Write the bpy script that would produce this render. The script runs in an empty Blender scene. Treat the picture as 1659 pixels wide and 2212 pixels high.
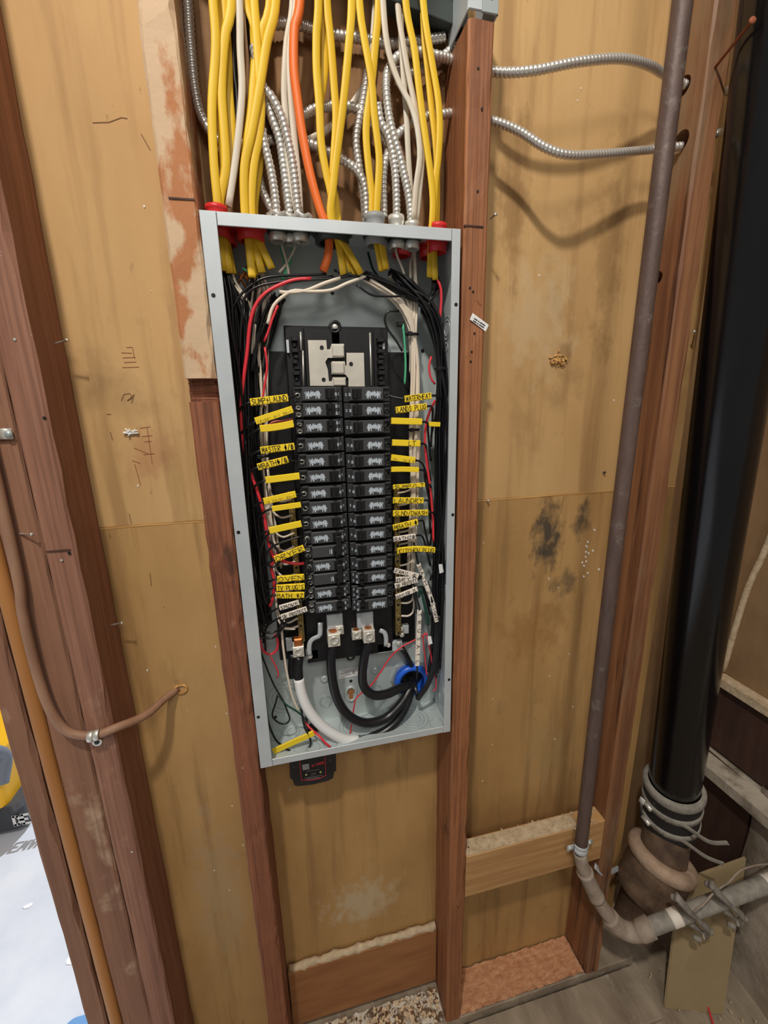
import bpy, math, random
from mathutils import Vector as V, Matrix
R = random.Random(7)
SC = bpy.context.scene
C = SC.collection
# ------------------------------------------------------------------ camera
FPX, IW, IH = 910.93, 1659, 2212
CAM = V((0.08959, -0.76239, -0.25413))
PIT, YAW, ROL = 0.24452, 0.22072, 0.02109
fwd = V((math.sin(YAW)*math.cos(PIT), math.cos(YAW)*math.cos(PIT), -math.sin(PIT)))
rt0 = V((math.cos(YAW), -math.sin(YAW), 0)); dn0 = fwd.cross(rt0)
rt = rt0*math.cos(ROL) + dn0*math.sin(ROL); dn = dn0*math.cos(ROL) - rt0*math.sin(ROL)
cd = bpy.data.cameras.new('camera'); cam = bpy.data.objects.new('camera', cd); C.objects.link(cam)
cd.sensor_fit = 'HORIZONTAL'; cd.sensor_width = 36; cd.lens = 36*FPX/IW; cd.clip_start = .02
m3 = Matrix((rt, -dn, -fwd)).transposed(); cam.matrix_world = Matrix.Translation(CAM) @ m3.to_4x4()
SC.camera = cam
# ------------------------------------------------------------------ world, lights, exposure
w = bpy.data.worlds.new('world'); SC.world = w; w.use_nodes = True
w.node_tree.nodes['Background'].inputs[0].default_value = (1.0, .97, .93, 1)
w.node_tree.nodes['Background'].inputs[1].default_value = .20
def lamp(name, kind, loc, energy, color, **k):
    l = bpy.data.lights.new(name, kind); l.energy = energy; l.color = color
    for a, b in k.items(): setattr(l, a, b)
    o = bpy.data.objects.new(name, l); o.location = loc; C.objects.link(o); return o
lamp('ceiling_bulb', 'POINT', (-.30, -1.2, 1.4), 120, (1, .935, .85), shadow_soft_size=.06)
lamp('fill_light', 'POINT', (.25, -2.7, 1.6), 85, (1, .95, .88), shadow_soft_size=.45)  # soft fill added behind the camera to lift the dim lower area
s = lamp('sunlight', 'SUN', (-2, 4, 4), 2.6, (.93, .96, 1), angle=.02)
s.rotation_euler = V((-.25, -.75, -.9)).to_track_quat('-Z', 'Y').to_euler()
SC.view_settings.view_transform = 'Standard'; SC.view_settings.look = 'None'
SC.view_settings.exposure = 0.0; SC.view_settings.gamma = 1.0; SC.view_settings.use_curve_mapping = False
# ------------------------------------------------------------------ helpers
def ray(x, y): return rt*((x-IW/2)/FPX) + dn*((y-IH/2)/FPX) + fwd
def at(x, y, Y=-.05):
    v = ray(x, y); return CAM + v*((Y-CAM.y)/v.y)
def atz(x, y, z):
    v = ray(x, y); return CAM + v*((z-CAM.z)/v.z)
def atx(x, y, X):
    v = ray(x, y); return CAM + v*((X-CAM.x)/v.x)
def lin(c): return tuple(((u/255)/12.92 if u <= 10 else ((u/255+.055)/1.055)**2.4) for u in c) + (1,)
MATS = {}
def mat(name, col, rough=.6, metal=0, col2=None, scale=(20, 20, 20), detail=4, ramp=(.35, .65), bump=0, bscale=None, spots=None, coat=0, stains=None):
    m = bpy.data.materials.new(name); m.use_nodes = True; MATS[name] = m
    nt = m.node_tree; b = nt.nodes['Principled BSDF']
    b.inputs['Roughness'].default_value = rough; b.inputs['Metallic'].default_value = metal
    b.inputs['Coat Weight'].default_value = coat
    b.inputs['Base Color'].default_value = lin(col)
    N = nt.nodes.new; L = nt.links.new
    if col2 is None and not bump: 
        return m
    tc = N('ShaderNodeNewGeometry'); 
    def noise(sc, det, seed=0):
        mp = N('ShaderNodeMapping'); mp.inputs['Scale'].default_value = sc; mp.inputs['Location'].default_value = (seed, seed*.7, seed*.3)
        L(tc.outputs['Position'], mp.inputs[0]); n = N('ShaderNodeTexNoise'); n.inputs['Scale'].default_value = 1
        n.inputs['Detail'].default_value = det; n.inputs['Roughness'].default_value = .6; L(mp.outputs[0], n.inputs[0]); return n
    n1 = noise(scale, detail)
    out = None
    if col2 is not None:
        r = N('ShaderNodeValToRGB'); r.color_ramp.elements[0].position = ramp[0]; r.color_ramp.elements[1].position = ramp[1]
        r.color_ramp.elements[0].color = lin(col2); r.color_ramp.elements[1].color = lin(col)
        L(n1.outputs[0], r.inputs[0]); out = r.outputs[0]
    for i, (sc, sd, c, lo, hi, amt) in enumerate(spots or []):
        n2 = noise(sc, 5, sd); r2 = N('ShaderNodeValToRGB'); r2.color_ramp.elements[0].position = lo; r2.color_ramp.elements[1].position = hi
        r2.color_ramp.elements[1].color = (amt, amt, amt, 1); L(n2.outputs[0], r2.inputs[0])
        mx = N('ShaderNodeMix'); mx.data_type = 'RGBA'; L(r2.outputs[0], mx.inputs[0])
        if out is None: mx.inputs[6].default_value = lin(col)
        else: L(out, mx.inputs[6])
        mx.inputs[7].default_value = lin(c); out = mx.outputs[2]
    for (cx, cz, rx, rz, c, amt) in stains or []:
        sp_ = N('ShaderNodeMapping'); sp_.inputs['Location'].default_value = (-cx/rx, 0, -cz/rz); sp_.inputs['Scale'].default_value = (1/rx, 0, 1/rz); L(tc.outputs['Position'], sp_.inputs[0])
        ln = N('ShaderNodeVectorMath'); ln.operation = 'LENGTH'; L(sp_.outputs[0], ln.inputs[0])
        n3 = noise((38, 38, 24), 6, cx*7); ad = N('ShaderNodeMath'); ad.operation = 'MULTIPLY_ADD'; ad.inputs[1].default_value = 2.4; L(n3.outputs[0], ad.inputs[0]); L(ln.outputs['Value'], ad.inputs[2])
        r3 = N('ShaderNodeValToRGB'); r3.color_ramp.elements[0].position = .72; r3.color_ramp.elements[1].position = 1.0
        dv = N('ShaderNodeMath'); dv.operation = 'MULTIPLY'; dv.inputs[1].default_value = .5; L(ad.outputs[0], dv.inputs[0])
        r3.color_ramp.elements[0].color = (amt, amt, amt, 1); r3.color_ramp.elements[1].color = (0, 0, 0, 1); L(dv.outputs[0], r3.inputs[0])
        mx = N('ShaderNodeMix'); mx.data_type = 'RGBA'; L(r3.outputs[0], mx.inputs[0]); L(out, mx.inputs[6]); mx.inputs[7].default_value = lin(c); out = mx.outputs[2]
    if out is not None: L(out, b.inputs['Base Color'])
    if bump:
        nb = noise(bscale or scale, 6, 3.1); bp = N('ShaderNodeBump'); bp.inputs['Strength'].default_value = bump; bp.inputs['Distance'].default_value = .004
        L(nb.outputs[0], bp.inputs['Height']); L(bp.outputs[0], b.inputs['Normal'])
    return m
class B:
    def __init__(s): s.v = []; s.f = []; s.sm = []
    def add(s, vs, fs, smooth=False):
        k = len(s.v); s.v += [tuple(p) for p in vs]; s.f += [tuple(i+k for i in f) for f in fs]; s.sm += [smooth]*len(fs); return s
    def box(s, x0, x1, y0, y1, z0, z1, M=None, c=0):
        if x0 > x1: x0, x1 = x1, x0
        if y0 > y1: y0, y1 = y1, y0
        if z0 > z1: z0, z1 = z1, z0
        if c:   # chamfered front edges (towards -y)
            vs = [(x0, y1, z0), (x1, y1, z0), (x1, y1, z1), (x0, y1, z1), (x0, y0+c, z0), (x1, y0+c, z0), (x1, y0+c, z1), (x0, y0+c, z1),
                  (x0+c, y0, z0+c), (x1-c, y0, z0+c), (x1-c, y0, z1-c), (x0+c, y0, z1-c)]
            fs = [(0, 3, 2, 1), (8, 9, 10, 11)] + [(i, (i+1) % 4, (i+1) % 4+4, i+4) for i in range(4)] + [(i+4, (i+1) % 4+4, (i+1) % 4+8, i+8) for i in range(4)]
        else:
            vs = [(x0, y0, z0), (x1, y0, z0), (x1, y1, z0), (x0, y1, z0), (x0, y0, z1), (x1, y0, z1), (x1, y1, z1), (x0, y1, z1)]
            fs = [(0, 3, 2, 1), (4, 5, 6, 7), (0, 1, 5, 4), (1, 2, 6, 5), (2, 3, 7, 6), (3, 0, 4, 7)]
        if M: vs = [M @ V(p) for p in vs]
        return s.add(vs, fs)
    def prism(s, pts, d):   # closed outline (list of Vector) extruded by vector d
        n = len(pts); vs = [V(p) for p in pts] + [V(p)+V(d) for p in pts]
        return s.add(vs, [tuple(range(n-1, -1, -1)), tuple(range(n, 2*n))] + [(i, (i+1) % n, (i+1) % n+n, i+n) for i in range(n)])
    def lathe(s, prof, o, ax, n=24, smooth=True):   # prof: [(radius, along)]
        ax = V(ax).normalized(); u = ax.orthogonal().normalized(); t = ax.cross(u); o = V(o); vs = []
        for r, h in prof:
            for k in range(n):
                a = 2*math.pi*k/n; vs.append(o+ax*h+(u*math.cos(a)+t*math.sin(a))*r)
        fs = [(j*n+k, j*n+(k+1) % n, (j+1)*n+(k+1) % n, (j+1)*n+k) for j in range(len(prof)-1) for k in range(n)]
        return s.add(vs, fs, smooth)
    def disc(s, o, ax, r, h, n=20): return s.lathe([(0.0001, 0), (r, 0), (r, h), (0.0001, h)], o, ax, n, False)
    def tube(s, pts, r, n=8, step=.012, r2=None, cap=True, prof=None, wide=None, smooth=True, closed=False):
        P = resample(pts, step, closed) if step else [V(p) for p in pts]
        m = len(P); vs = []; prev = None; L = 0
        for i, p in enumerate(P):
            if closed: t = (P[(i+1) % m]-P[i-1])
            else: t = (P[min(i+1, m-1)]-P[max(i-1, 0)])
            t = t.normalized() if t.length > 1e-9 else V((0, 0, 1))
            if wide is not None:
                u = (V(wide)-t*V(wide).dot(t)); u = u.normalized() if u.length > 1e-6 else t.orthogonal().normalized()
            elif prev is None: u = t.orthogonal().normalized()
            else:
                u = prev-t*prev.dot(t); u = u.normalized() if u.length > 1e-6 else t.orthogonal().normalized()
            prev = u; q = t.cross(u)
            if i: L += (p-P[i-1]).length
            for k in range(n):
                a = 2*math.pi*k/n; rr = r if prof is None else r*prof(L, a, i/(m-1))
                ca, sa = math.cos(a), math.sin(a)
                if r2: vs.append(p+u*(rr*ca)+q*(rr*r2/r*sa))
                else: vs.append(p+u*rr*ca+q*rr*sa)
        e = m if closed else m-1
        fs = [(i*n+k, i*n+(k+1) % n, ((i+1) % m)*n+(k+1) % n, ((i+1) % m)*n+k) for i in range(e) for k in range(n)]
        if cap and not closed: fs += [tuple(range(n-1, -1, -1)), tuple((m-1)*n+k for k in range(n))]
        return s.add(vs, fs, smooth)
    def make(s, name, m, parent=None, label=None, cat=None, group=None, kind=None, data=None):
        me = bpy.data.meshes.new(name); o0 = V((0, 0, 0))
        if parent is None:
            lo = V([min(p[i] for p in s.v) for i in range(3)]); hi = V([max(p[i] for p in s.v) for i in range(3)])
            o0 = V(((lo.x+hi.x)/2, (lo.y+hi.y)/2, lo.z))
        pw = parent_loc(parent)
        me.from_pydata([V(p)-o0-pw for p in s.v], [], s.f)
        me.polygons.foreach_set('use_smooth', s.sm)
        import bmesh
        bm = bmesh.new(); bm.from_mesh(me); bmesh.ops.recalc_face_normals(bm, faces=bm.faces); bm.to_mesh(me); bm.free()
        me.materials.append(MATS[m] if isinstance(m, str) else m)
        ob = bpy.data.objects.new(name, me); C.objects.link(ob); ob.location = o0
        if parent is not None: ob.parent = parent
        tag(ob, label, cat, group, kind); return ob
def parent_loc(p):
    v = V((0, 0, 0))
    while p is not None: v += p.location; p = p.parent
    return v
def tag(o, label=None, cat=None, group=None, kind=None):
    if label: o['label'] = label
    if cat: o['category'] = cat
    if group: o['group'] = group
    if kind: o['kind'] = kind
    return o
def empty(name, loc, label=None, cat=None, group=None, kind=None):
    o = bpy.data.objects.new(name, None); o.empty_display_size = .02; o.location = loc; C.objects.link(o)
    return tag(o, label, cat, group, kind)
def cr(p0, p1, p2, p3, t):
    return .5*((2*p1)+(p2-p0)*t+(2*p0-5*p1+4*p2-p3)*t*t+(3*p1-p0-3*p2+p3)*t**3)
def resample(pts, step, closed=False):
    P = [V(p) for p in pts]; n = len(P); dense = []
    if n == 2 and not closed:
        k = max(2, int((P[1]-P[0]).length/step)+1); return [P[0].lerp(P[1], i/(k-1)) for i in range(k)]
    rng = range(n) if closed else range(n-1)
    for i in rng:
        a = P[i-1] if (i > 0 or closed) else P[0]*2-P[1]; b = P[i]; c = P[(i+1) % n]
        d = P[(i+2) % n] if (closed or i+2 < n) else P[-1]*2-P[-2]
        for k in range(16): dense.append(cr(a, b, c, d, k/16))
    if not closed: dense.append(P[-1])
    out = [dense[0]]; acc = 0
    for i in range(1, len(dense)):
        sg = dense[i]-dense[i-1]; l = sg.length; pos = 0
        while acc+l-pos >= step and l > 0:
            pos += step-acc; acc = 0; out.append(dense[i-1]+sg*(pos/l))
        acc += l-pos
    if not closed and (out[-1]-dense[-1]).length > step*.3: out.append(dense[-1])
    return out
def copy_tree(o, parent=None, loc=None):
    c = o.copy(); C.objects.link(c); c.parent = parent
    if loc is not None: c.location = loc
    for ch in list(o.children): copy_tree(ch, c)
    return c
def px(pts, Y=-.05):   # pixel path on known depth planes -> world points; a point may carry its own depth
    return [at(p[0], p[1], p[2] if len(p) > 2 else Y) for p in pts]
# ------------------------------------------------------------------ materials
mat('plywood', (208, 170, 115), .75, 0, (182, 142, 90), (3.5, 3.5, 1.6), 6, (.3, .72), .12, (60, 60, 9),
    [((26, 26, 1.6), 4.0, (152, 114, 70), .50, .68, .6), ((6, 6, 5), 9.2, (126, 96, 60), .60, .74, .5), ((60, 60, 22), 2.2, (110, 80, 46), .70, .76, .6)],
    stains=[(.56, -.1, .10, .16, (206, 180, 140), .5), (.62, -.16, .03, .03, (120, 92, 52), .5), (.50, .1, .05, .2, (132, 96, 52), .5), (.70, .0, .05, .25, (130, 96, 52), .45), (-.13, -.32, .05, .06, (168, 110, 78), .4)])
mat('plywood_damp', (196, 156, 100), .65, 0, (168, 128, 76), (5, 5, 2), 6, (.3, .7), .15, (60, 60, 9),
    [((24, 24, 1.4), 2.0, (130, 96, 56), .50, .66, .6), ((9, 9, 6), 5.2, (126, 104, 70), .60, .74, .5), ((60, 60, 22), 6.2, (104, 78, 46), .70, .76, .6)],
    stains=[(.618, -.53, .05, .11, (62, 58, 50), .9), (.70, -.50, .03, .05, (70, 62, 50), .85), (.66, -.64, .05, .05, (96, 82, 60), .7), (.60, -.75, .12, .1, (150, 104, 50), .5), (.19, -1.42, .12, .10, (196, 178, 146), .7), (.25, -.96, .10, .05, (110, 70, 40), .5), (.66, -1.1, .1, .15, (176, 146, 98), .5), (-.13, -1.3, .07, .3, (176, 152, 116), .5)])
mat('brown_sheet', (150, 112, 72), .8, 0, (112, 78, 46), (5, 5, 12), 6, (.3, .7), .2)
mat('plywood_edge', (222, 176, 106), .8, 0, (170, 122, 66), (8, 8, 300), 2, (.4, .6))
mat('wood_red', (158, 98, 66), .68, 0, (114, 66, 44), (55, 55, 2.4), 5, (.3, .7), .3, (90, 90, 6),
    [((14, 14, 9), 7.7, (196, 150, 116), .64, .73, .65), ((18, 18, 5), 3.3, (62, 36, 26), .64, .72, .8), ((90, 90, 60), 1.3, (206, 176, 150), .70, .74, .7), ((260, 260, 3), 4.1, (92, 52, 34), .5, .62, .55)])
mat('wood_brown', (164, 118, 94), .75, 0, (130, 86, 66), (40, 40, 2.0), 5, (.3, .7), .3, (80, 80, 6),
    [((12, 12, 8), 5.5, (190, 152, 126), .64, .74, .6), ((20, 20, 6), 8.3, (80, 52, 40), .66, .74, .7), ((90, 90, 60), 1.9, (206, 180, 156), .71, .75, .7), ((220, 220, 3), 4.1, (104, 68, 52), .5, .64, .5)])
mat('wood_plain', (158, 114, 88), .8, 0, (132, 92, 70), (30, 30, 1.6), 4, (.3, .7), .15, (80, 80, 6),
    [((9, 9, 6), 5.1, (192, 162, 132), .62, .70, .8), ((200, 200, 2.5), 4.1, (112, 76, 58), .5, .66, .45)])
mat('wood_orange', (176, 116, 74), .6, 0, (130, 80, 50), (70, 70, 2.2), 5, (.3, .7), .25, (90, 90, 6),
    [((12, 12, 6), 4.4, (84, 48, 32), .64, .73, .85), ((90, 90, 60), 1.1, (96, 56, 34), .70, .74, .8), ((300, 300, 3), 4.1, (112, 66, 40), .48, .6, .6)])
mat('wood_weathered', (154, 106, 70), .6, 0, (102, 62, 40), (48, 48, 1.3), 6, (.35, .65), .35, (70, 70, 4),
    [((60, 60, 1.3), 6.6, (70, 38, 26), .57, .63, .9), ((7, 7, 2.2), 2.2, (136, 112, 84), .54, .66, .8)])
mat('wood_plastered', (208, 178, 144), .8, 0, (184, 122, 78), (16, 16, 9), 5, (.43, .50), .35, (50, 50, 40))
mat('wood_block', (204, 160, 106), .75, 0, (170, 124, 76), (3, 3, 60), 5, (.3, .7), .2, (10, 60, 90), [((8, 8, 50), 3.3, (110, 74, 44), .62, .7, .6)])
mat('wood_low', (172, 118, 72), .75, 0, (146, 96, 56), (6, 6, 30), 5, (.3, .7), .2, (8, 60, 60))
mat('wood_dark', (82, 54, 42), .7, 0, (54, 34, 26), (30, 30, 4), 5, (.3, .7), .3)
mat('wood_torn', (220, 168, 126), .85, 0, (184, 122, 84), (50, 140, 50), 6, (.3, .7), .9, (160, 60, 60))
mat('jamb_tan', (198, 138, 78), .6, 0, (176, 118, 62), (30, 30, 2), 4, (.3, .7), .1)
mat('dust', (216, 196, 164), .95, 0, (178, 154, 122), (60, 60, 60), 6, (.3, .7), .8)
mat('concrete', (192, 180, 162), .92, 0, (136, 120, 102), (7, 7, 7), 8, (.3, .7), .8, (40, 40, 40), [((12, 12, 12), 4.2, (100, 82, 68), .58, .70, .7)])
mat('dirt', (176, 160, 138), .95, 0, (128, 112, 94), (14, 5, 9), 8, (.3, .7), .9, (70, 30, 70), [((20, 20, 20), 3.2, (192, 178, 158), .6, .7, .6)])
mat('debris', (226, 216, 198), .95, 0, (120, 96, 74), (60, 60, 60), 4, (.44, .54), 1.0, (80, 80, 80))
mat('chip', (222, 196, 160), .9)
mat('chip_dark', (120, 84, 58), .9)
mat('brown_wall', (164, 132, 94), .8, 0, (120, 90, 60), (5, 5, 3), 7, (.3, .7), .4, (30, 30, 12))
mat('galv', (206, 212, 214), .45, .25, (190, 198, 202), (14, 14, 14), 5, (.3, .7))
mat('galv_in', (196, 206, 204), .38, .2, (184, 194, 194), (10, 10, 10), 5, (.3, .7))
mat('galv_edge', (176, 186, 186), .4, .4)
mat('steel', (232, 226, 212), .35, .3, (214, 208, 194), (40, 40, 40), 4, (.3, .7))
mat('armor', (214, 210, 202), .3, .6)
mat('dark_steel', (70, 76, 74), .5, .6)
mat('brass', (178, 158, 104), .35, .8, (130, 112, 66), (50, 50, 50), 4, (.3, .7))
mat('copper', (184, 108, 54), .4, .6)
mat('black_plastic', (30, 30, 32), .42)
mat('black_base', (17, 17, 20), .5)
mat('breaker', (52, 53, 54), .45, 0, (44, 45, 46), (90, 90, 90), 3)
mat('breaker_face', (66, 67, 68), .4)
mat('toggle', (24, 24, 25), .35)
mat('print', (205, 216, 226), .7)
mat('rubber', (34, 34, 34), .6)
mat('yellow', (240, 200, 52), .5, 0, (226, 182, 34), (30, 30, 5), 3, (.3, .7))
mat('yellow_tag', (250, 216, 40), .5)
mat('white_tag', (238, 228, 214), .55)
mat('ink', (22, 18, 16), .7)
mat('ink_faint', (132, 104, 20), .7)
mat('orange', (240, 116, 46), .5)
mat('white_cable', (224, 216, 200), .5, 0, (206, 194, 172), (20, 20, 8), 3, (.3, .7))
mat('white_wire', (232, 218, 198), .42)
mat('black_wire', (24, 24, 26), .3)
mat('red_wire', (226, 56, 66), .38)
mat('pink_wire', (226, 110, 110), .4)
mat('green_wire', (84, 182, 138), .4)
mat('darkgreen_wire', (24, 72, 56), .4)
mat('red_plastic', (214, 44, 44), .4)
mat('grey_plastic', (150, 152, 152), .5)
mat('blue_plastic', (40, 104, 226), .35)
mat('white_tape', (236, 236, 234), .4)
mat('iron_pipe', (112, 92, 84), .55, .2, (82, 66, 60), (30, 30, 7), 6, (.3, .7), .3, (80, 80, 60), [((30, 30, 30), 3.2, (132, 124, 116), .6, .7, .6)])
mat('dusty_pipe', (176, 160, 144), .9, 0, (146, 130, 114), (40, 40, 40), 6, (.3, .7), .6)
mat('grey_pipe', (166, 160, 148), .85, 0, (128, 122, 112), (50, 50, 50), 6, (.3, .7), .5)
mat('abs', (10, 10, 12), .2, 0, (18, 18, 20), (20, 20, 3), 4, (.3, .7), .08, (14, 14, 4))
mat('cast_iron', (122, 98, 76), .8, 0, (70, 52, 40), (24, 24, 24), 6, (.3, .7), .5, (60, 60, 60))
mat('hub_dust', (192, 166, 142), .95, 0, (166, 138, 114), (50, 50, 50), 5, (.3, .7), .5)
mat('sheet', (160, 140, 104), .85, 0, (148, 128, 94), (8, 8, 8), 4, (.3, .7))
mat('brown_conduit', (170, 132, 104), .6, 0, (140, 102, 80), (30, 30, 8), 4, (.3, .7))
mat('zinc', (226, 224, 214), .35, .6)
mat('rust', (150, 84, 56), .8, .2)
mat('garage_floor', (228, 232, 240), .6, 0, (206, 212, 224), (5, 5, 5), 7, (.3, .7))
mat('paint_white', (244, 246, 250), .6)
mat('vac_yellow', (250, 190, 20), .4)
mat('vac_grey', (120, 128, 142), .5)
mat('vac_dark', (60, 62, 68), .5)
mat('blue_bin', (110, 160, 214), .5)
mat('sticker', (240, 240, 238), .5)
mat('red_print', (214, 60, 70), .5)
mat('grey_print', (150, 150, 150), .6)
mat('led', (190, 210, 120), .3)
# ------------------------------------------------------------------ stroke lettering
GL = {'A': '0,0 .5,1 1,0;.2,.4 .8,.4', 'B': '0,0 0,1 .7,1 .8,.75 .6,.52 0,.52;.6,.52 1,.3 .8,0 0,0', 'C': '1,.85 .6,1 .1,.75 .05,.3 .5,0 1,.15',
 'D': '0,0 0,1 .6,.95 1,.5 .6,.05 0,0', 'E': '1,1 0,1 0,0 1,0;0,.5 .7,.5', 'F': '1,1 0,1 0,0;0,.5 .7,.5', 'G': '1,.85 .5,1 0,.6 .1,.1 .6,0 1,.2 1,.45 .6,.45',
 'H': '0,0 0,1;1,0 1,1;0,.5 1,.5', 'I': '.5,0 .5,1', 'J': '.9,1 .9,.2 .5,0 .1,.2', 'K': '0,0 0,1;1,1 0,.45 1,0', 'L': '0,1 0,0 .9,0', 'M': '0,0 .1,1 .5,.3 .9,1 1,0',
 'N': '0,0 0,1 1,0 1,1', 'O': '.5,1 .05,.6 .1,.15 .5,0 .95,.3 .9,.8 .5,1', 'P': '0,0 0,1 .8,.95 .9,.65 .6,.45 0,.45', 'R': '0,0 0,1 .8,.95 .85,.65 0,.5 .95,0',
 'S': '.95,.85 .5,1 .1,.75 .9,.3 .5,0 .05,.15', 'T': '0,1 1,1;.5,1 .5,0', 'U': '0,1 .05,.2 .5,0 .95,.2 1,1', 'V': '0,1 .5,0 1,1', 'W': '0,1 .2,0 .5,.7 .8,0 1,1',
 'X': '0,0 1,1;0,1 1,0', 'Y': '0,1 .5,.5 1,1;.5,.5 .5,0', '1': '.3,.8 .55,1 .55,0', '2': '.05,.8 .4,1 .9,.8 .1,0 1,0', '3': '.1,.9 .9,.9 .4,.55 .9,.3 .5,0 .1,.1',
 '4': '.7,0 .7,1 0,.35 1,.35', '0': '.5,1 .05,.5 .5,0 .95,.5 .5,1', '/': '.1,-.1 .9,1.1', '+': '.5,.1 .5,.9;.1,.5 .9,.5', '#': '.3,.1 .35,.9;.65,.1 .7,.9;.05,.35 .95,.35;.05,.65 .95,.65',
 "'": '.5,1 .4,.7', '-': '.1,.5 .9,.5', '@': '.5,-.1 .5,1.1;.5,.95 .1,.5 .5,.1 .9,.5 .5,.95;.2,.5 .8,.5;.3,.3 .7,.7;.3,.7 .7,.3', '^': '.1,.1 .1,.6 .5,1 .9,.6 .9,.1 .1,.1;.35,.1 .35,.7;.6,.1 .6,.7', ' ': ''}
def lettering(b, text, o, ux, uz, nrm, width, height, stroke, jit=.06, gap=.3, rg=R):
    n = len(text); cw = width/(n+(n-1)*gap); ux = V(ux).normalized(); uz = V(uz).normalized(); nrm = V(nrm).normalized()
    for i, ch in enumerate(text):
        for st in GL.get(ch, '').split(';'):
            if not st.strip(): continue
            pts = [tuple(map(float, q.split(','))) for q in st.split()]
            pts = [(a+rg.uniform(-jit, jit), c+rg.uniform(-jit, jit)) for a, c in pts]
            W = [V(o)+ux*(i*cw*(1+gap)+a*cw)+uz*(c*height) for a, c in pts]
            for a, c in zip(W, W[1:]):
                t = (c-a); 
                if t.length < 1e-7: continue
                t = t.normalized(); q = nrm.cross(t).normalized()*stroke/2; e = t*stroke*.35
                b.add([a-e-q, c+e-q, c+e+q, a-e+q], [(0, 1, 2, 3)])
# ------------------------------------------------------------------ setting
SF = -.089       # stud faces
ZB = -1.765      # top of bottom plate
ZT = 1.2
wall = empty('wall_back', (0, 0, ZB), kind='structure')
B().box(-.36, .93, 0, .012, -.4385, ZT).make('plywood_sheet', 'plywood', wall, label='upper tan plywood sheet')
B().box(-.36, .93, 0, .012, -1.9, -.4425).make('plywood_sheet', 'plywood_damp', wall, label='lower tan plywood sheet with stains')
B().box(-.36, .93, -.0006, .012, -.4422, -.4388).make('seam', 'plywood_edge', wall)
B().box(.0, .3725, -.0035, -.0003, .0, ZT).make('dark_sheet', 'brown_sheet', wall, label='dark brown sheet behind the cables')  # thin sheet, darker brown than the plywood it covers
# floor in front of the wall
def ground(name, x0, x1, y0, y1, z, m, amp, nx, ny, **k):
    b = B(); rg = random.Random(3)
    vs = [(x0+(x1-x0)*i/nx, y0+(y1-y0)*j/ny, z+rg.uniform(-amp, amp)) for j in range(ny+1) for i in range(nx+1)]
    fs = [(j*(nx+1)+i, j*(nx+1)+i+1, (j+1)*(nx+1)+i+1, (j+1)*(nx+1)+i) for j in range(ny) for i in range(nx)]
    return b.add(vs, fs, True).make(name, m, **k)
ground('floor', -.33, 1.8, -1.8, .2, -1.80, 'dirt', .006, 90, 80, kind='structure')
ground('floor', -5, -.33, -1.8, 6, -1.80, 'garage_floor', .0, 20, 20, kind='structure')
# right-hand wall of the corner with ledge, dark board and concrete footing
wr = empty('wall_right', (1.25, 0, -1.8), kind='structure')
B().box(1.25, 1.35, -.9, .2, -1.007, ZT).make('brown_board', 'brown_wall', wr)
B().box(.93, 1.35, .10, .2, -1.85, ZT).make('brown_board', 'brown_wall', wr)
B().box(1.215, 1.35, -.9, .1, -1.03, -1.007).make('ledge', 'dust', wr)
B().box(1.235, 1.35, -.9, .1, -1.235, -1.03).make('brown_board', 'wood_dark', wr)
b = B(); b.prism([(1.18, .1, -1.262), (1.18, -.9, -1.25), (1.35, -.9, -1.21), (1.35, .1, -1.225)], (0, 0, -.03)); b.make('ledge', 'concrete', wr)
B().box(1.225, 1.35, -.10, .1, -1.8, -1.25).make('brown_board', 'wood_dark', wr)
b = B(); rg = random.Random(5); ny, nz = 12, 14
vs = [(1.225-.04*(1-j/nz)+rg.uniform(-.008, .008), -.9+(.79)*i/ny, -1.83+.6*j/nz) for j in range(nz+1) for i in range(ny+1)]
vs += [(1.37, -.9+.79*i/ny, -1.83+.6*j/nz) for j in range(nz+1) for i in range(ny+1)]
n1 = (ny+1)*(nz+1)
fs = [(j*(ny+1)+i, j*(ny+1)+i+1, (j+1)*(ny+1)+i+1, (j+1)*(ny+1)+i) for j in range(nz) for i in range(ny)]
fs += [(j*(ny+1)+ny, n1+j*(ny+1)+ny, n1+(j+1)*(ny+1)+ny, (j+1)*(ny+1)+ny) for j in range(nz)]
b.add(vs, fs, True); b.make('footing', 'concrete', wr)
b = B(); b.tube([(1.246, .05, -1.0), (1.244, .03, -.75), (1.248, .0, -.55), (1.246, -.01, -.2)], .008, 6, .03); b.make('mortar_bead', 'dust', wr)

def stud(name, x0, x1, z0, z1, m, label, y0=SF, y1=0, seed=1, jit=.0005, notch=None, group=None, parent=None):
    rg = random.Random(seed); b = B(); n = 60; c = .003; vs = []
    for i in range(n+1):
        z = z0+(z1-z0)*i/n; d = [rg.gauss(0, jit) for _ in range(8)]; chip = rg.random()
        f = y0
        cc = c+(rg.random()*.005 if chip > .85 else 0)
        pts = [(x0+c, f), (x1-cc, f), (x1, f+cc), (x1, y1-c), (x1-c, y1), (x0+c, y1), (x0, y1-c), (x0, f+c)]
        vs += [(p[0]+(d[k] if k not in (4, 5) else 0), p[1]+(d[k-1] if k not in (3, 4, 5, 6) else 0), z) for k, p in enumerate(pts)]
    fs = [(i*8+k, i*8+(k+1) % 8, (i+1)*8+(k+1) % 8, (i+1)*8+k) for i in range(n) for k in range(8)]
    fs += [tuple(range(7, -1, -1)), tuple(n*8+k for k in range(8))]
    b.add(vs, fs); return b.make(name, m, parent, label=None if parent else label, cat=None if parent else 'stud', group=group)
zn1, zn0 = at(433, 817, SF).z, at(436, 868, SF).z
stud('wall_stud', -.2635, -.223, ZB, ZT, 'wood_brown', 'brown wall stud right of the doorway, next to the bare plywood strip', seed=2)
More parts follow.
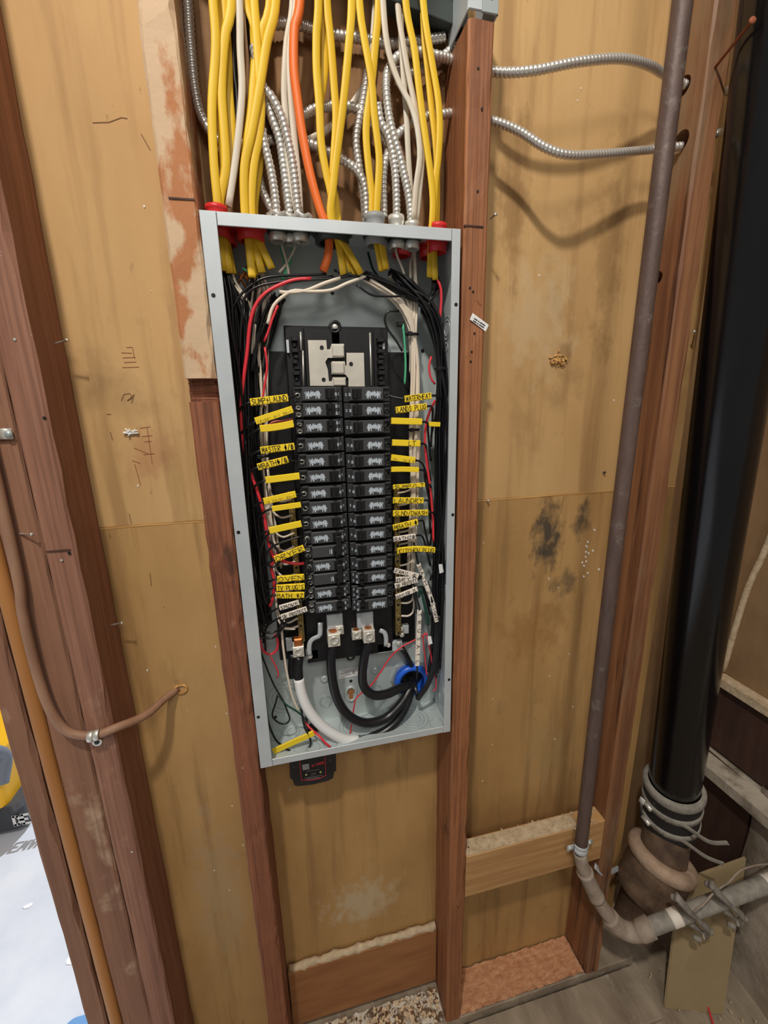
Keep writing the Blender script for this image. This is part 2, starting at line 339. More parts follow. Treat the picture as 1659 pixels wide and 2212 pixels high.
stud('door_post', -.3155, -.2655, ZB, ZT, 'wood_plain', 'plain brown door post carrying the bent conduit', seed=3, y0=SF+.003)
stud('door_jamb', -.384, -.351, ZB-.03, ZT, 'wood_plain', 'outermost brown jamb board along the bright doorway', seed=4, y0=-.07, y1=.02)
B().tube([(-.3275, -.080, ZB-.03), (-.3275, -.080, ZT)], .0105, 12, .3).make('door_stop', 'jamb_tan', label='tan rounded door stop strip along the doorway', cat='door stop')
# stud left of the panel: plastered upper length, notch, bare lower length
ls = empty('wall_stud', (-.0235, SF/2, ZB), 'wall stud left of the panel, plaster-smeared above a notch', 'stud')
stud('upper_length', -.045, -.003, zn1, ZT, 'wood_plastered', '', seed=5, parent=ls)
stud('notch', -.044, -.003, zn0, zn1, 'wood_red', '', seed=8, y0=-.074, parent=ls)
stud('lower_length', -.044, -.003, ZB, zn0, 'wood_red', '', seed=6, parent=ls)
stud('wall_stud', .3735, .4125, ZB, .258, 'wood_orange', 'orange-brown wall stud along the right side of the panel', seed=7)
# stud behind the iron pipe, with bored holes
ps = stud('wall_stud', .775, .817, ZB, ZT, 'wood_weathered', 'weathered wall stud between the iron pipe and the black pipe', seed=9)
h1, h2, h3 = atx(1470, 306, .775), atx(1474, 188, .775), atx(1420, 600, .775)
cut = B()
for h, r in ((h1, .016), (h2, .015), (h3, .011)): cut.disc((.74, h.y, h.z), (1, 0, 0), r, .12, 20)
co = cut.make('cutter', 'wood_dark'); md = ps.modifiers.new('holes', 'BOOLEAN'); md.object = co; md.operation = 'DIFFERENCE'
bpy.context.view_layer.update(); dg = bpy.context.evaluated_depsgraph_get()
nm = bpy.data.meshes.new_from_object(ps.evaluated_get(dg)); ps.modifiers.clear(); ps.data = nm
bpy.data.objects.remove(co)
# blocking boards, bottom plate
blk = empty('blocking_board', (.594, -.06, -1.357), 'pale wooden blocking board nailed between studs behind the pipe strap', 'board')
B().box(.4135, .774, -.0885, -.05, -1.357, -1.237, c=.0015).make('board', 'wood_block', blk)
rg = random.Random(11)
b = B(); b.box(.415, .70, -.0865, -.053, -1.237, -1.2355)
for i in range(160):
    x = rg.uniform(.42, .77); y = rg.uniform(-.088, -.052); s_ = rg.uniform(.002, .006)*(1.6 if rg.random() > .9 else 1)
    b.prism([(x, y, -1.2368), (x+s_, y+rg.uniform(-s_, s_), -1.2368), (x+s_*.4, y+s_, -1.2368)], (rg.uniform(-.002, .002), 0, rg.uniform(.001, .004)))
b.make('sawdust', 'dust', blk, kind='stuff')
lw = empty('low_board', (.185, -.01, -1.735), 'brown board along the base of the bay below the panel', 'board')
B().box(.0, .371, -.02, -.001, -1.735, -1.553, c=.001).make('board', 'wood_low', lw)
b = B(); b.tube([(.003+.0184*i, -.011, -1.551+rg.uniform(-.002, .003)) for i in range(21)], .0085, 7, .012, r2=.007, prof=lambda L, a, t: 1+.35*math.sin(L*331+a*2)*math.sin(L*97+1)); b.make('plaster_ridge', 'dust', lw)
bp = B().box(-.36, .93, -.0885, -.0005, -1.80, ZB, c=.002).make('bottom_plate', 'dirt', label='dusty bottom plate under the wall studs', cat='plate')
ground('torn_wood', .415, .772, -.087, -.003, ZB+.006, 'wood_torn', .004, 60, 14, label='torn orange wood fibres on the plate right of the panel stud', cat='wood', kind='stuff')
ground('rubble', .0, .371, -.087, -.022, ZB+.006, 'debris', .005, 60, 14, label='pale rubble on the plate below the panel', cat='rubble', kind='stuff')
b = B(); b2 = B()
for i in range(420):
    x = rg.uniform(.005, .365); y = rg.uniform(-.086, -.025); s_ = rg.uniform(.002, .008)
    a = rg.uniform(0, 6.3); q = [(x+s_*math.cos(a+k*1.57)*(.5 if k % 2 else 1), y+s_*math.sin(a+k*1.57)*(.5 if k % 2 else 1), ZB+.005+rg.uniform(0, .006)) for k in range(4)]
    (b if rg.random() > .3 else b2).prism(q, (0, 0, .003))
b.make('wood_chips', 'chip', label='pale chips scattered on the plate below the panel', cat='chips', kind='stuff')
b2.make('bark_chips', 'chip_dark', label='dark chips scattered on the plate below the panel', cat='chips', kind='stuff')
B().box(.42, .92, -.20, -.094, -1.80, -1.786, c=.002).make('floor_plank', 'dirt', label='dusty plank lying along the foot of the wall', cat='plank')
# ------------------------------------------------------------------ electrical panel
PW, PH, PF, PBK = .365, .885, -.0958, -.003
panel = empty('electrical_panel', (PW/2, -.05, -PH), 'open grey steel breaker panel set between two wall studs', 'breaker panel')
t = .0015
B().box(0, PW, PBK-t, PBK, -PH, 0).make('back', 'galv_in', panel)
B().box(0, t, PF, PBK, -PH, 0).make('side', 'galv', panel)
B().box(PW-t, PW, PF, PBK, -PH, 0).make('side', 'galv', panel)
B().box(t, PW-t, PF, PBK, -t, 0).make('top', 'galv', panel)
B().box(t, PW-t, PF, PBK, -PH, -PH+t).make('bottom', 'galv_in', panel)
fl = [B().box(0, .021, PF-t, PF, -PH, 0, c=.0006).make('flange', 'galv', panel), B().box(PW-.0135, PW, PF-t, PF, -PH, 0, c=.0006).make('flange', 'galv', panel),
      B().box(.0215, PW-.014, PF-t*.6, PF+t*.4, -.0165, 0, c=.0006).make('flange', 'galv', panel), B().box(.0215, PW-.014, PF-t*.6, PF+t*.4, -PH, -PH+.0145, c=.0006).make('flange', 'galv', panel)]
for i, (x, y) in enumerate([(461, 638), (515, 1150), (558, 1549), (985, 658), (978, 1112), (970, 1468)]):
    p = at(x, y, PF-t); b = B(); b.disc(p, (0, -1, 0), .0028, .0004, 14); b.make('screw_hole', 'black_base', fl[0 if i < 3 else 1])
def rings(cx, radii, ax, off, m='galv_edge', pr=.0007):
    for r in radii:
        b = B(); u = V(ax).orthogonal().normalized(); q = V(ax).cross(u)
        b.tube([V(cx)+V(ax)*off+(u*math.cos(k*math.pi/16)+q*math.sin(k*math.pi/16))*r for k in range(32)], pr, 5, 0, closed=True); b.make('knockout_ring', m, panel)
for x, y, rr in [(616, 1508, (.034, .025)), (704, 1515, (.013, .0105)), (812, 1491, (.013, .010)), (701, 1467, (.009,)), (811, 1449, (.009,))]:
    rings(at(x, y, PBK-t), rr, (0, -1, 0), .0002)
for x, y in ((701, 1467), (811, 1449)):
    b = B(); b.lathe([(.008, 0), (.005, .003), (.0035, .003), (.0001, .001)], at(x, y, PBK-t), (0, -1, 0), 20); d = b.make('dimple', 'galv_in', panel)
for x, y, rr in [(634, 1582, (.0135, .011)), (766, 1568, (.031, .024, .017)), (894, 1553, (.030, .022, .014)), (925, 1526, (.014,)), (943, 1563, (.014,)), (594, 1589, (.013,)), (650, 1613, (.014,)), (677, 1615, (.013,)), (713, 1607, (.013,)), (818, 1541, (.012,)), (808, 1528, (.006,))]:
    rings(atz(x, y, -PH+t), rr, (0, 0, 1), .0002)
for z, rr in ((-.13, (.018, .012)), (-.16, (.006,)), (-.83, (.022, .015)), (-.60, (.018, .012))):
    rings((PW-t, -.05, z), rr, (-1, 0, 0), .0002)
for x, y in ((718, 633), (913, 758), (758, 1471), (595, 1549), (939, 1510)):
    b = B(); b.disc(at(x, y, PBK-t), (0, -1, 0), .0032, .0005, 14); b.make('rivet_hole', 'black_base', panel)
k0 = at(758, 1498, PBK-t)
b = B(); b.tube([k0+V((.011*math.cos(a*math.pi/12), -.0008, .016*math.sin(a*math.pi/12))) for a in range(24)], .003, 6, 0, closed=True); ks = b.make('keyhole_boss', 'galv_in', panel)
b = B(); b.disc(k0+V((0, -.0003, .005)), (0, -1, 0), .0075, .0006, 20); b.box(k0.x-.0042, k0.x+.0042, k0.y-.0012, k0.y-.0003, k0.z-.013, k0.z+.004); b.make('keyhole', 'wood_low', ks)
a0, a1 = at(733, 1441, PBK-t), at(777, 1464, PBK-t)
b = B(); b.prism([at(731, 1448, PBK-t), at(731, 1467, PBK-t), at(776, 1458, PBK-t), at(776, 1440, PBK-t)], (0, -.0005, 0)); st = b.make('ul_sticker', 'sticker', panel, label='white certification sticker')
b = B()
for j, (u0, u1, vv) in enumerate(((.15, .9, .82), (.3, .8, .68), (.1, .95, .55), (.35, .62, .3))):
    p0, p1 = at(731+45*u0, 1467-19*vv-9*u0, PBK-t-.0007), at(731+45*u1, 1467-19*vv-9*u1, PBK-t-.0007); b.tube([p0, p1], .0004, 4, 0)
cc = at(764, 1453, PBK-t-.0007); b.tube([cc+V((.0028*math.cos(q*.52), 0, .0028*math.sin(q*.52))) for q in range(12)], .0004, 4, 0, closed=True)
lettering(b, 'UL', cc+V((-.0015, 0, -.001)), (1, 0, 0), (0, 0, 1), (0, -1, 0), .003, .002, .0005, 0)
b.make('print', 'ink', st)
# black plastic interior with bus bars
inner = B(); inner.box(.046, .318, -.012, -.0046, -.725, -.163); ib = inner.make('interior_base', 'black_base', panel)
B().box(.098, .266, -.034, -.012, -.728, -.127, c=.002).make('interior_base', 'black_base', panel)
for x0, x1 in ((.108, .118), (.246, .258)):
    b = B()
    for i in range(10):
        z = -.145-.0085*i
        b.box(x0+(.002 if i % 2 else 0), x1-(.003 if i % 3 == 1 else 0), -.046+(.004 if i % 2 else 0), -.034, z-.0065, z, c=.001)
    b.make('comb_rail', 'black_plastic', panel)
b = B(); b.box(.128, .240, -.040, -.034, -.226, -.131, c=.001); b.make('bus_cover', 'black_base', panel)
b = B(); sc_ = at(723, 707, -.034); b.lathe([(.010, 0), (.010, .008), (.0065, .009), (.006, .003)], sc_+V((0, .002, 0)), (0, -1, 0), 24); b.box(sc_.x-.006, sc_.x+.006, -.040, -.034, sc_.z-.03, sc_.z-.004); eye = b.make('mounting_eye', 'black_plastic', panel)
b = B(); b.lathe([(.0055, .001), (.0055, .004), (.003, .0055), (.0001, .0055)], sc_, (0, -1, 0), 16); b.make('screw', 'zinc', eye)
sc_ = at(757, 1416, -.016); b = B(); b.lathe([(.009, -.01), (.009, .004), (.006, .005), (.0055, .002)], sc_, (0, -1, 0), 24); eye = b.make('mounting_eye', 'black_plastic', panel)
b = B(); b.lathe([(.005, .001), (.005, .0045), (.0001, .0055)], sc_, (0, -1, 0), 16); b.make('screw', 'zinc', eye)
def cp(x, y, Y): return at(600+x/5.925, 690+y/5.925, Y)
BL = [(385, 265), (620, 265), (630, 383), (668, 383), (690, 312), (850, 312), (832, 490), (640, 492), (608, 545), (640, 640), (655, 790), (690, 790), (705, 738), (872, 738), (852, 850), (415, 850)]
BR = [(880, 427), (1102, 427), (1114, 858), (905, 858), (905, 755), (868, 706), (690, 702), (682, 552), (700, 535), (858, 535), (866, 592), (880, 592)]
for pts in (BL, BR):
    b = B(); b.prism([cp(x, y, -.046) for x, y in pts], (0, .002, 0)); bar = b.make('bus_plate', 'steel', panel)
    for x, y in ((563, 360), (587, 770)) if pts is BL else ((938, 570),):
        b = B(); b.disc(cp(x, y, -.0462), (0, -1, 0), .0032, .0006, 16); b.make('bolt_hole', 'black_base', bar)
for (x, y), (x2, y2) in (((690, 330), (850, 480)), ((690, 555), (850, 695)), ((705, 755), (870, 850))):
    p, q = cp(x, y, -.048), cp(x2, y2, -.048); B().box(p.x, q.x, -.052, -.046, q.z, p.z, c=.0015).make('bus_stab', 'steel', panel)
for x, y0, y1 in ((292, 160, 395), (322, 400, 850), (1180, 172, 850)):
    p, q = cp(x, y0, -.043), cp(x+(8 if x < 1000 else 18), y1, -.043); b = B(); b.tube([p, q], .0018, 4, 0); b.make('neutral_strip', 'zinc', panel)
for x, y0, y1 in ((122, 265, 430), (1348, 308, 445)):
    p, q = cp(x, y0, -.036), cp(x+8, y1, -.036); B().box(p.x-.002, p.x+.002, -.040, -.034, q.z, p.z).make('clip', 'galv', panel)
for (x, y), m_ in (((705, 1330), 0), ((770, 1326), 1)):
    p = at(x, y, -.04); q = at(x+36, y+34, -.04)
    b = B(); b.box(p.x, q.x, -.046, -.036, q.z+.010, p.z+.004, c=.001); b.box(p.x+.002, q.x-.001, -.042, -.034, q.z, q.z+.010); b.make('bus_tail', 'galv', panel)
def lug(c, w, h, d, name='lug', hole=True):
    b = B(); b.box(c.x-w/2, c.x+w/2, c.y, c.y+d, c.z-h/2, c.z+h/2, c=.001); lo = b.make(name, 'steel', panel)
    b = B(); b.lathe([(w*.40, 0), (w*.40, .0012), (w*.30, .0016), (w*.26, .0003), (.0001, .0003)], c+V((0, 0, 0)), (0, -1, 0), 20); b.make('set_screw', 'zinc', lo)
    b = B(); b.disc(c+V((0, d*.5, h/2)), (0, 0, 1), w*.34, .0006, 16); b.make('bore', 'copper', lo); return lo
lug(at(722, 1384, -.062), .0225, .0255, .026); lug(at(798, 1376, -.062), .0215, .0255, .026)
lug(at(734, 1362, -.048), .015, .018, .014); lug(at(771, 1373, -.048), .0175, .0185, .014)
lug(at(645, 1409, -.058), .020, .021, .022, 'neutral_lug')
# neutral and ground bars with screws
def bar(x0, y0, x1, y1, Y, m, n, nm_):
    p, q = at(x0, y0, Y), at(x1, y1, Y); b = B(); b.box(p.x-.0055, p.x+.0055, Y, Y+.009, q.z, p.z, c=.0008); o = b.make(nm_, m, panel)
    for i in range(n):
        z = p.z+(q.z-p.z)*(i+.5)/n; b = B()
        if i % 3 == 2: b.disc((p.x, Y, z), (0, -1, 0), .0026, .0003, 12); b.make('wire_hole', 'black_base', o)
        else: b.lathe([(.0036, 0), (.0034, .0014), (.0026, .0018), (.0022, .0008), (.0001, .0008)], (p.x, Y, z), (0, -1, 0), 10); b.make('terminal_screw', 'brass', o)
bar(628, 1062, 644, 1388, -.045, 'brass', 30, 'neutral_bar'); bar(857, 1048, 866, 1372, -.045, 'brass', 30, 'neutral_bar')
p = at(644, 1384, -.046); B().box(p.x-.0075, p.x+.0075, -.055, -.042, p.z-.008, p.z+.008, c=.002).make('copper_end', 'copper', panel)
for pts, Y in (([(692, 1345), (691, 1372), (684, 1376), (672, 1384), (668, 1398), (669, 1416)], -.043), ([(820, 1362), (830, 1366), (834, 1378), (834, 1396)], -.043)):
    b = B(); b.tube(px(pts, Y), .0048, 6, .006, r2=.0014, wide=(1, 0, .3)); b.make('bonding_strap', 'galv', panel)
for x0, y0, x1, y1 in ((660, 1404, 688, 1420), (814, 1390, 868, 1402), (617, 1380, 633, 1403), (868, 1350, 882, 1366)):
    p, q = at(x0, y0, -.03), at(x1, y1, -.03); B().box(p.x, q.x, -.034, -.026, q.z, p.z, c=.0008).make('bracket', 'galv', panel)
for x, y in ((670, 1417), (839, 1393), (861, 1389), (867, 1358), (868, 1371)):
    b = B(); b.lathe([(.0048, 0), (.0045, .003), (.002, .004), (.0001, .003)], at(x, y, -.040), (0, -1, 0), 14); b.make('screw', 'zinc', panel)
# ------------------------------------------------------------------ breakers
ZL = [-.233, -.257, -.283, -.312, -.338, -.364, -.391, -.4165, -.443, -.469, -.4945, -.520, -.545, -.571, -.598]
ZR = [-.234, -.259, -.286, -.315, -.342, -.367, -.392, -.4175, -.4435, -.470, -.497, -.524, -.5505, -.579, -.604]
def breaker(kind, sgn):
    # built around (0,0,0) = inner end, centre height, front plane y=-.070; outer end at x=-.0775*sgn
    L_ = .0775; h = .0118; e = empty('circuit_breaker', (0, 0, 0)); rg = random.Random(20+len(kind))
    X = lambda u: -sgn*(L_-u)      # u measured from the outer end
    B().box(X(0), X(L_-.0005), -.060, -.020, -h, h, c=.0012).make('body', 'breaker', e)
    B().box(X(.013), X(L_-.009), -.0695, -.060, -h+.0022, h-.0008, c=.0012).make('raised_face', 'breaker_face', e)
    B().box(X(.002), X(.013), -.064, -.060, h-.004, h, c=.001).make('terminal_shroud', 'breaker', e)
    two = kind != 'single'; zs = (.0055, -.0055) if two else (0,)
    B().box(X(.049), X(.0645), -.0705, -.069, -h+.0045, h-.003, c=.0008).make('toggle_well', 'toggle', e)
    for z in zs:
        hh = .0038 if two else .0062
        tg = B(); u0 = .0505 if sgn > 0 else .0555
        tg.prism([V((X(u0), -.070, z-hh)), V((X(u0+.008), -.070, z-hh)), V((X(u0+.0068), -.0765, z-hh)), V((X(u0+.0022), -.0765, z-hh))], (0, 0, 2*hh)); tg.make('toggle', 'toggle', e)
        b = B(); b.lathe([(.0040, 0), (.0040, .002), (.003, .0026), (.0024, .0012), (.0001, .0012)], (X(.0065), -.060, z-.001), (0, -1, 0), 12); ts = b.make('terminal_screw', 'zinc' if sgn > 0 else 'dark_steel', e)
        b = B(); b.box(X(.0035), X(.0095), -.0628, -.0618, z-.0016, z-.0004); b.make('slot', 'black_base', ts)
    b = B()
    x0 = .019
    if kind != 'blank':
        for i in range(15):
            x = X(x0+.0016+i*.0014); lo = rg.uniform(-.0072, -.002); hi = rg.uniform(.0016, .0056)
            b.box(x-.0005, x+.0005, -.0699, -.0694, lo, hi)
        for i in range(14):
            x = X(x0+.001+rg.random()*.022); z = rg.uniform(-.002, .0032); b.box(x-.0012, x+.0012, -.0698, -.0694, z, z+.0007)
        for k in range(10):
            a = k*.628; q = V((X(x0), -.0697, .002)); b.box(q.x+.0017*math.cos(a)-.0004, q.x+.0017*math.cos(a)+.0004, -.0698, -.0694, q.z+.0017*math.sin(a)-.0004, q.z+.0017*math.sin(a)+.0004)
        b.box(X(x0)-.0004, X(x0)+.0004, -.0698, -.0694, -.007, .0002)
    else:
        b.box(X(.043)-.0004, X(.043)+.0004, -.0698, -.0694, -.004, .004); b.box(X(.046)-.0009, X(.046)+.0009, -.0698, -.0694, -.004, .004)
    b.make('print', 'print', e)
    b = B()
    for z in zs:
        lettering(b, '20', V((X(.0670)+.0012*sgn*0, -.0709 if 0 else -.0700, z-.0024)), (0, 0, 1), (-1, 0, 0), (0, -1, 0), .0046, .0028, .0008, 0)
        lettering(b, 'ON', V((X(.0720), -.0602, z-.0022)), (0, 0, 1), (-1, 0, 0), (0, -1, 0), .0042, .0022, .0005, 0)
    b.make('rating', 'print', e)
    return e
ORD = ['topmost', 'second from the top', 'third from the top', 'fourth from the top', 'fifth from the top', 'sixth from the top', 'seventh from the top', 'eighth, the middle one', 'seventh from the bottom', 'sixth from the bottom', 'fifth from the bottom', 'fourth from the bottom', 'third from the bottom', 'second from the bottom', 'bottommost']
for sgn, zs, xin, side, kinds in ((1, ZL, .1825, 'left', 'sddsssssssbsbdd'), (-1, ZR, .1838, 'right', 'ssssssssssssddd')):
    protos = {}
    for i, (z, k) in enumerate(zip(zs, kinds)):
        kn = {'s': 'single', 'd': 'double', 'b': 'blank'}[k]
        if kn not in protos: e = protos[kn] = breaker(kn, sgn)
        else: e = copy_tree(protos[kn])
        e.location = (xin, 0, z)
        tag(e, f'black breaker with white print, {ORD[i]} in the {side} column', 'breaker', 'circuit breakers')
for z0_, z1_, nm_ in ((ZL[9], ZL[10], 'upper'), (ZL[11], ZL[12], 'lower')):
    B().box(.1585, .1675, -.081, -.0768, z1_-.004, z0_+.004, c=.001).make('handle_tie', 'toggle', label=f'{nm_} black handle tie joining two toggles in the left column', cat='handle tie')
# ------------------------------------------------------------------ wires and sleeves
def tubeobj(name, pts, r, m, label, cat, group=None, n=8, step=.01, **k):
    b = B(); b.tube(pts, r, n, step, **k); return b.make(name, m, label=label, cat=cat, group=group)
def sleeve(p0, p1, m, text, label, Y=-.074, wd=.0108, th=.0052, bend=0, ink='ink', thgt=.72, cover=.92, tp=0.0):
    a, c = at(p0[0], p0[1], Y), at(p1[0], p1[1], Y); d = (c-a); Ln = d.length; d.normalize()
    nr = V((0, -1, 0)); up = d.cross(nr); up = -up if up.dot(V((0, 0, 1))) < 0 else up
    if abs(d.z) > .9: up = nr.cross(d)
    if abs(d.z) > .9 and up.x < 0: up = up if d.z > 0 else -up
    b = B(); n = 8; vs = []; sec = [(-.5, .25), (-.42, .5), (.42, .5), (.5, .25), (.5, -.25), (.42, -.5), (-.42, -.5), (-.5, -.25)]
    def cen(t): return a+d*Ln*t+up*(bend*4*t*(1-t))
    for i in range(n+1):
        for u, q in sec: vs.append(cen(i/n)+up*(u*wd)+nr*(q*th))
    fs = [(i*8+k, i*8+(k+1) % 8, (i+1)*8+(k+1) % 8, (i+1)*8+k) for i in range(n) for k in range(8)] + [tuple(range(8)), tuple(n*8+k for k in range(8))]
    b.add(vs, fs)
    o = b.make('wire_sleeve', m, label=label, cat='wire label', group='wire label sleeves')
    if text:
        b = B(); h = wd*thgt
        lettering(b, text, cen(.04)+up*(-h/2-wd*tp)+nr*(th*.5+.0003), d, up, nr, Ln*cover, h, .00098 if ink == 'ink' else .0005, .07 if ink == 'ink' else 0)
        b.make('handwriting' if ink == 'ink' else 'print', ink, o)
    return o, a, c
# text, p0, p1, kind, label phrase
LS = [('SUMP+LAUND', (541, 869), (622, 859), 'y', 'yellow sleeve marked SUMP+LAUND at the top of the left side', 0),
 ('13-001 0-1 30-1', (552, 910), (632, 884), 'p', 'slanting yellow sleeve with faint print below SUMP+LAUND', 0),
 ('', (562, 926), (634, 915), 'y', 'blank yellow sleeve above the MASTER sleeve', -.0012),
 ('MASTER @/^', (563, 973), (636, 964), 'y', 'yellow sleeve marked MASTER on the left side', 0),
 ('MBATH@/^', (557, 1009), (622, 992), 'y', 'tilted yellow sleeve marked MBATH on the left side', 0),
 ('', (574, 1037), (647, 1028), 'y', 'blank yellow sleeve just below the left MBATH sleeve', 0),
 ('1A 00-01 30-1', (570, 1083), (639, 1067), 'p', 'tilted yellow sleeve with faint print beside the seventh left breaker', 0),
 ('', (588, 1099), (650, 1090), 'y', 'thin blank yellow sleeve across the top of the left neutral bar', 0),
 ('', (582, 1146), (651, 1131), 'y', 'blank yellow sleeve tilted over the left neutral bar', 0),
 ('DRYER', (594, 1208), (657, 1183), 'y', 'yellow sleeve marked DRYER', 0),
 ('OVEN', (599, 1251), (657, 1246), 'y', 'yellow sleeve marked OVEN', 0),
 ("TV PLUG'S", (597, 1270), (658, 1266), 'y', "yellow sleeve marked TV PLUG'S", 0),
 ('BATH #2', (597, 1286), (657, 1285), 'y', 'yellow sleeve marked BATH #2', 0),
 ('SMOKE', (604, 1313), (646, 1301), 'w', 'white sleeve marked SMOKE', 0),
 ('SR PROTECT', (608, 1333), (663, 1315), 'w', 'white sleeve marked SR PROTECT on the left side', 0)]
RS = [('WATERHEAT', (874, 862), (931, 855), 'y', 'yellow sleeve marked WATERHEAT', 0),
 ('LANDS PLUG', (855, 886), (921, 878), 'y', 'yellow sleeve marked LANDS PLUG', 0),
 ('', (845, 909), (911, 911), 'y', 'blank yellow sleeve below LANDS PLUG', 0),
 ('    LT ', (847, 956), (907, 958), 'y', 'yellow sleeve marked LT', 0),
 ('13-8 12-3 0', (845, 988), (896, 994), 'p', 'short yellow sleeve with faint print below the LT sleeve', 0),
 ('', (845, 1014), (904, 1015), 'y', 'blank yellow sleeve above the SUMP/LT sleeve', .0008),
 ('SUMP/LT', (849, 1052), (917, 1047), 'y', 'yellow sleeve turned downward marked SUMP/LT', 0),
 ('LAUNDRY', (849, 1081), (914, 1081), 'y', 'yellow sleeve marked LAUNDRY', 0),
 ('SLND/DWASH', (849, 1109), (924, 1107), 'y', 'yellow sleeve marked SLND/DWASH', 0),
 ('MBATH @', (849, 1140), (902, 1127), 'y', 'tilted yellow sleeve marked MBATH on the right side', 0),
 ('BATH2^', (850, 1165), (897, 1158), 'w', 'white sleeve marked BATH2', 0),
 ('KITCHEN PLUG', (858, 1190), (939, 1188), 'y', 'curved yellow sleeve marked KITCHEN PLUG', .003),
 ('FAMIL 4L', (852, 1232), (903, 1244), 'w', 'white sleeve marked FAMIL 4L', 0),
 ('BRY1', (855, 1252), (897, 1249), 'w', 'pinkish sleeve marked BRY1 under FAMIL 4L', 0),
 ('SR PROTECT', (853, 1266), (901, 1253), 'w', 'white sleeve marked SR PROTECT on the right side', 0),
 ('BOILER 2L', (855, 1290), (901, 1272), 'w', 'white sleeve marked BOILER 2L', 0)]
for i, (tx, p0, p1, k, lb, bd) in enumerate(LS+RS):
    left = i < len(LS); Yv = -.072
    wd = {7: .009}.get(i, .0110) if left else {21: .0075, 20: .0088}.get(i, .0105)
    if k == 'w': wd = .0092
    o, a, c = sleeve(p0, p1, 'white_tag' if k == 'w' else 'yellow_tag', tx, lb, Y=Yv, bend=bd, ink='ink_faint' if k == 'p' else 'ink', thgt=.3 if k == 'p' else .74, wd=wd, tp=.2 if k == 'p' else 0)
    short = tx if tx.strip() else ''
    if left: z = ZL[min(i, 14)]; term = V((.1125, -.064, z)); outer, inn = a, c
    else: z = ZR[min(i-15, 14)]; term = V((.2535, -.056, z)); outer, inn = c, a
    dirn = (outer-inn).normalized()
    if left: back = [outer+dirn*.012+V((0, .004, -.004)), V((outer.x-.030, -.056, outer.z-.028)), V((outer.x-.034, -.05, outer.z-.075))]
    else: back = [outer+dirn*.012+V((0, .006, -.002)), V((max(outer.x+.018, .325), -.052, outer.z-.02)), V((.338, -.046, outer.z-.07))]
    col = 'black_wire'
    if i == 1: col = 'black_wire'
    b = B(); b.tube(back[::-1]+[outer-dirn*.002], .0019, 6, .008)
    if (inn-term).length > .005: b.tube([inn+dirn*.002, inn.lerp(term, .5)+V((0, 0, -.001)), term], .0018, 6, .006)
    b.make('wire', 'black_wire', label='black wire through '+lb.replace(' at the top of the left side', '').replace(' beside the seventh left breaker', ' by the seventh breaker'), cat='wire', group='labelled breaker wires')
for p0, p1, tx, lb, w_, Yv in (((904, 1219), (936, 1306), 'BATH 2 C', 'long white sleeve hanging diagonally right of the FAMIL 4L sleeve', .0082, -.066), ((906, 1318), (901, 1437), 'T R U S A 1 L', 'long upright white sleeve reaching down to the blue bushing', .009, -.07),
      ((934, 1302), (943, 1342), 'LIGHT', 'small white sleeve half hidden among the black wires at right', .008, -.07)):
    o, a, c = sleeve(p0, p1, 'white_tag', tx, lb, Y=Yv, wd=w_)
    tubeobj('wire', [a+V((-.006, .01, .04)), a+V((-.002, .003, .012)), a, c, c+V((.002, .004, -.012)), c+V((.004, .02, -.045))], .0019, 'black_wire', 'black wire inside the '+lb, 'wire', 'labelled breaker wires', 6, .008)
for (x, y), nm_ in (((952, 1229), 'upper'), ((928, 1384), 'lower')):
    p = at(x, y, -.075); b = B(); b.prism([p+V((-.004, 0, .009)), p+V((.003, 0, .009)), p+V((.006, 0, -.007)), p+V((-.002, 0, -.009))], (0, .001, 0)); b.make('paper_tag', 'sticker', label=f'{nm_} plain white tag among the black wires at right', cat='tag')
o, a, c = sleeve((925, 916), (950, 917), 'yellow_tag', '', 'short yellow sleeve half buried in the right black bundle', Y=-.055, wd=.008)
o, a, c = sleeve((590, 1623), (678, 1583), 'yellow_tag', '', 'yellow sleeve lying loose in the bottom of the panel', Y=-.07, wd=.012, th=.004)
# ---- bundles
def bundle(path, n, rad, m, label, group, r=.0019, seed=1, Y0=-.03, yr=.012, spread=None):
    rg = random.Random(seed); base = path
    for i in range(n):
        a = rg.uniform(0, 6.28); q = math.sqrt(rg.random()); ox, oy = math.cos(a)*q, math.sin(a)*q; pts = []
        ph = rg.uniform(0, 6.28); i0 = 0; i1 = len(base)
        if rg.random() < .3 and spread: i1 = max(4, len(base)-rg.randint(0, 3))
        for j, p in enumerate(base[i0:i1]):
            rr = p[3] if len(p) > 3 else rad; Yj = p[2] if len(p) > 2 else Y0
            tw = .5*math.sin(ph+j*.9)
            w0 = at(p[0], p[1], Yj)
            pts.append(w0+V(((ox*math.cos(tw)-oy*math.sin(tw))*rr, (ox*math.sin(tw)+oy*math.cos(tw))*yr*(rr/rad if rr < rad else 1), rg.uniform(-.004, .004))))
        tubeobj('wire', pts, r, m, label, 'wire', group, 6, .014)
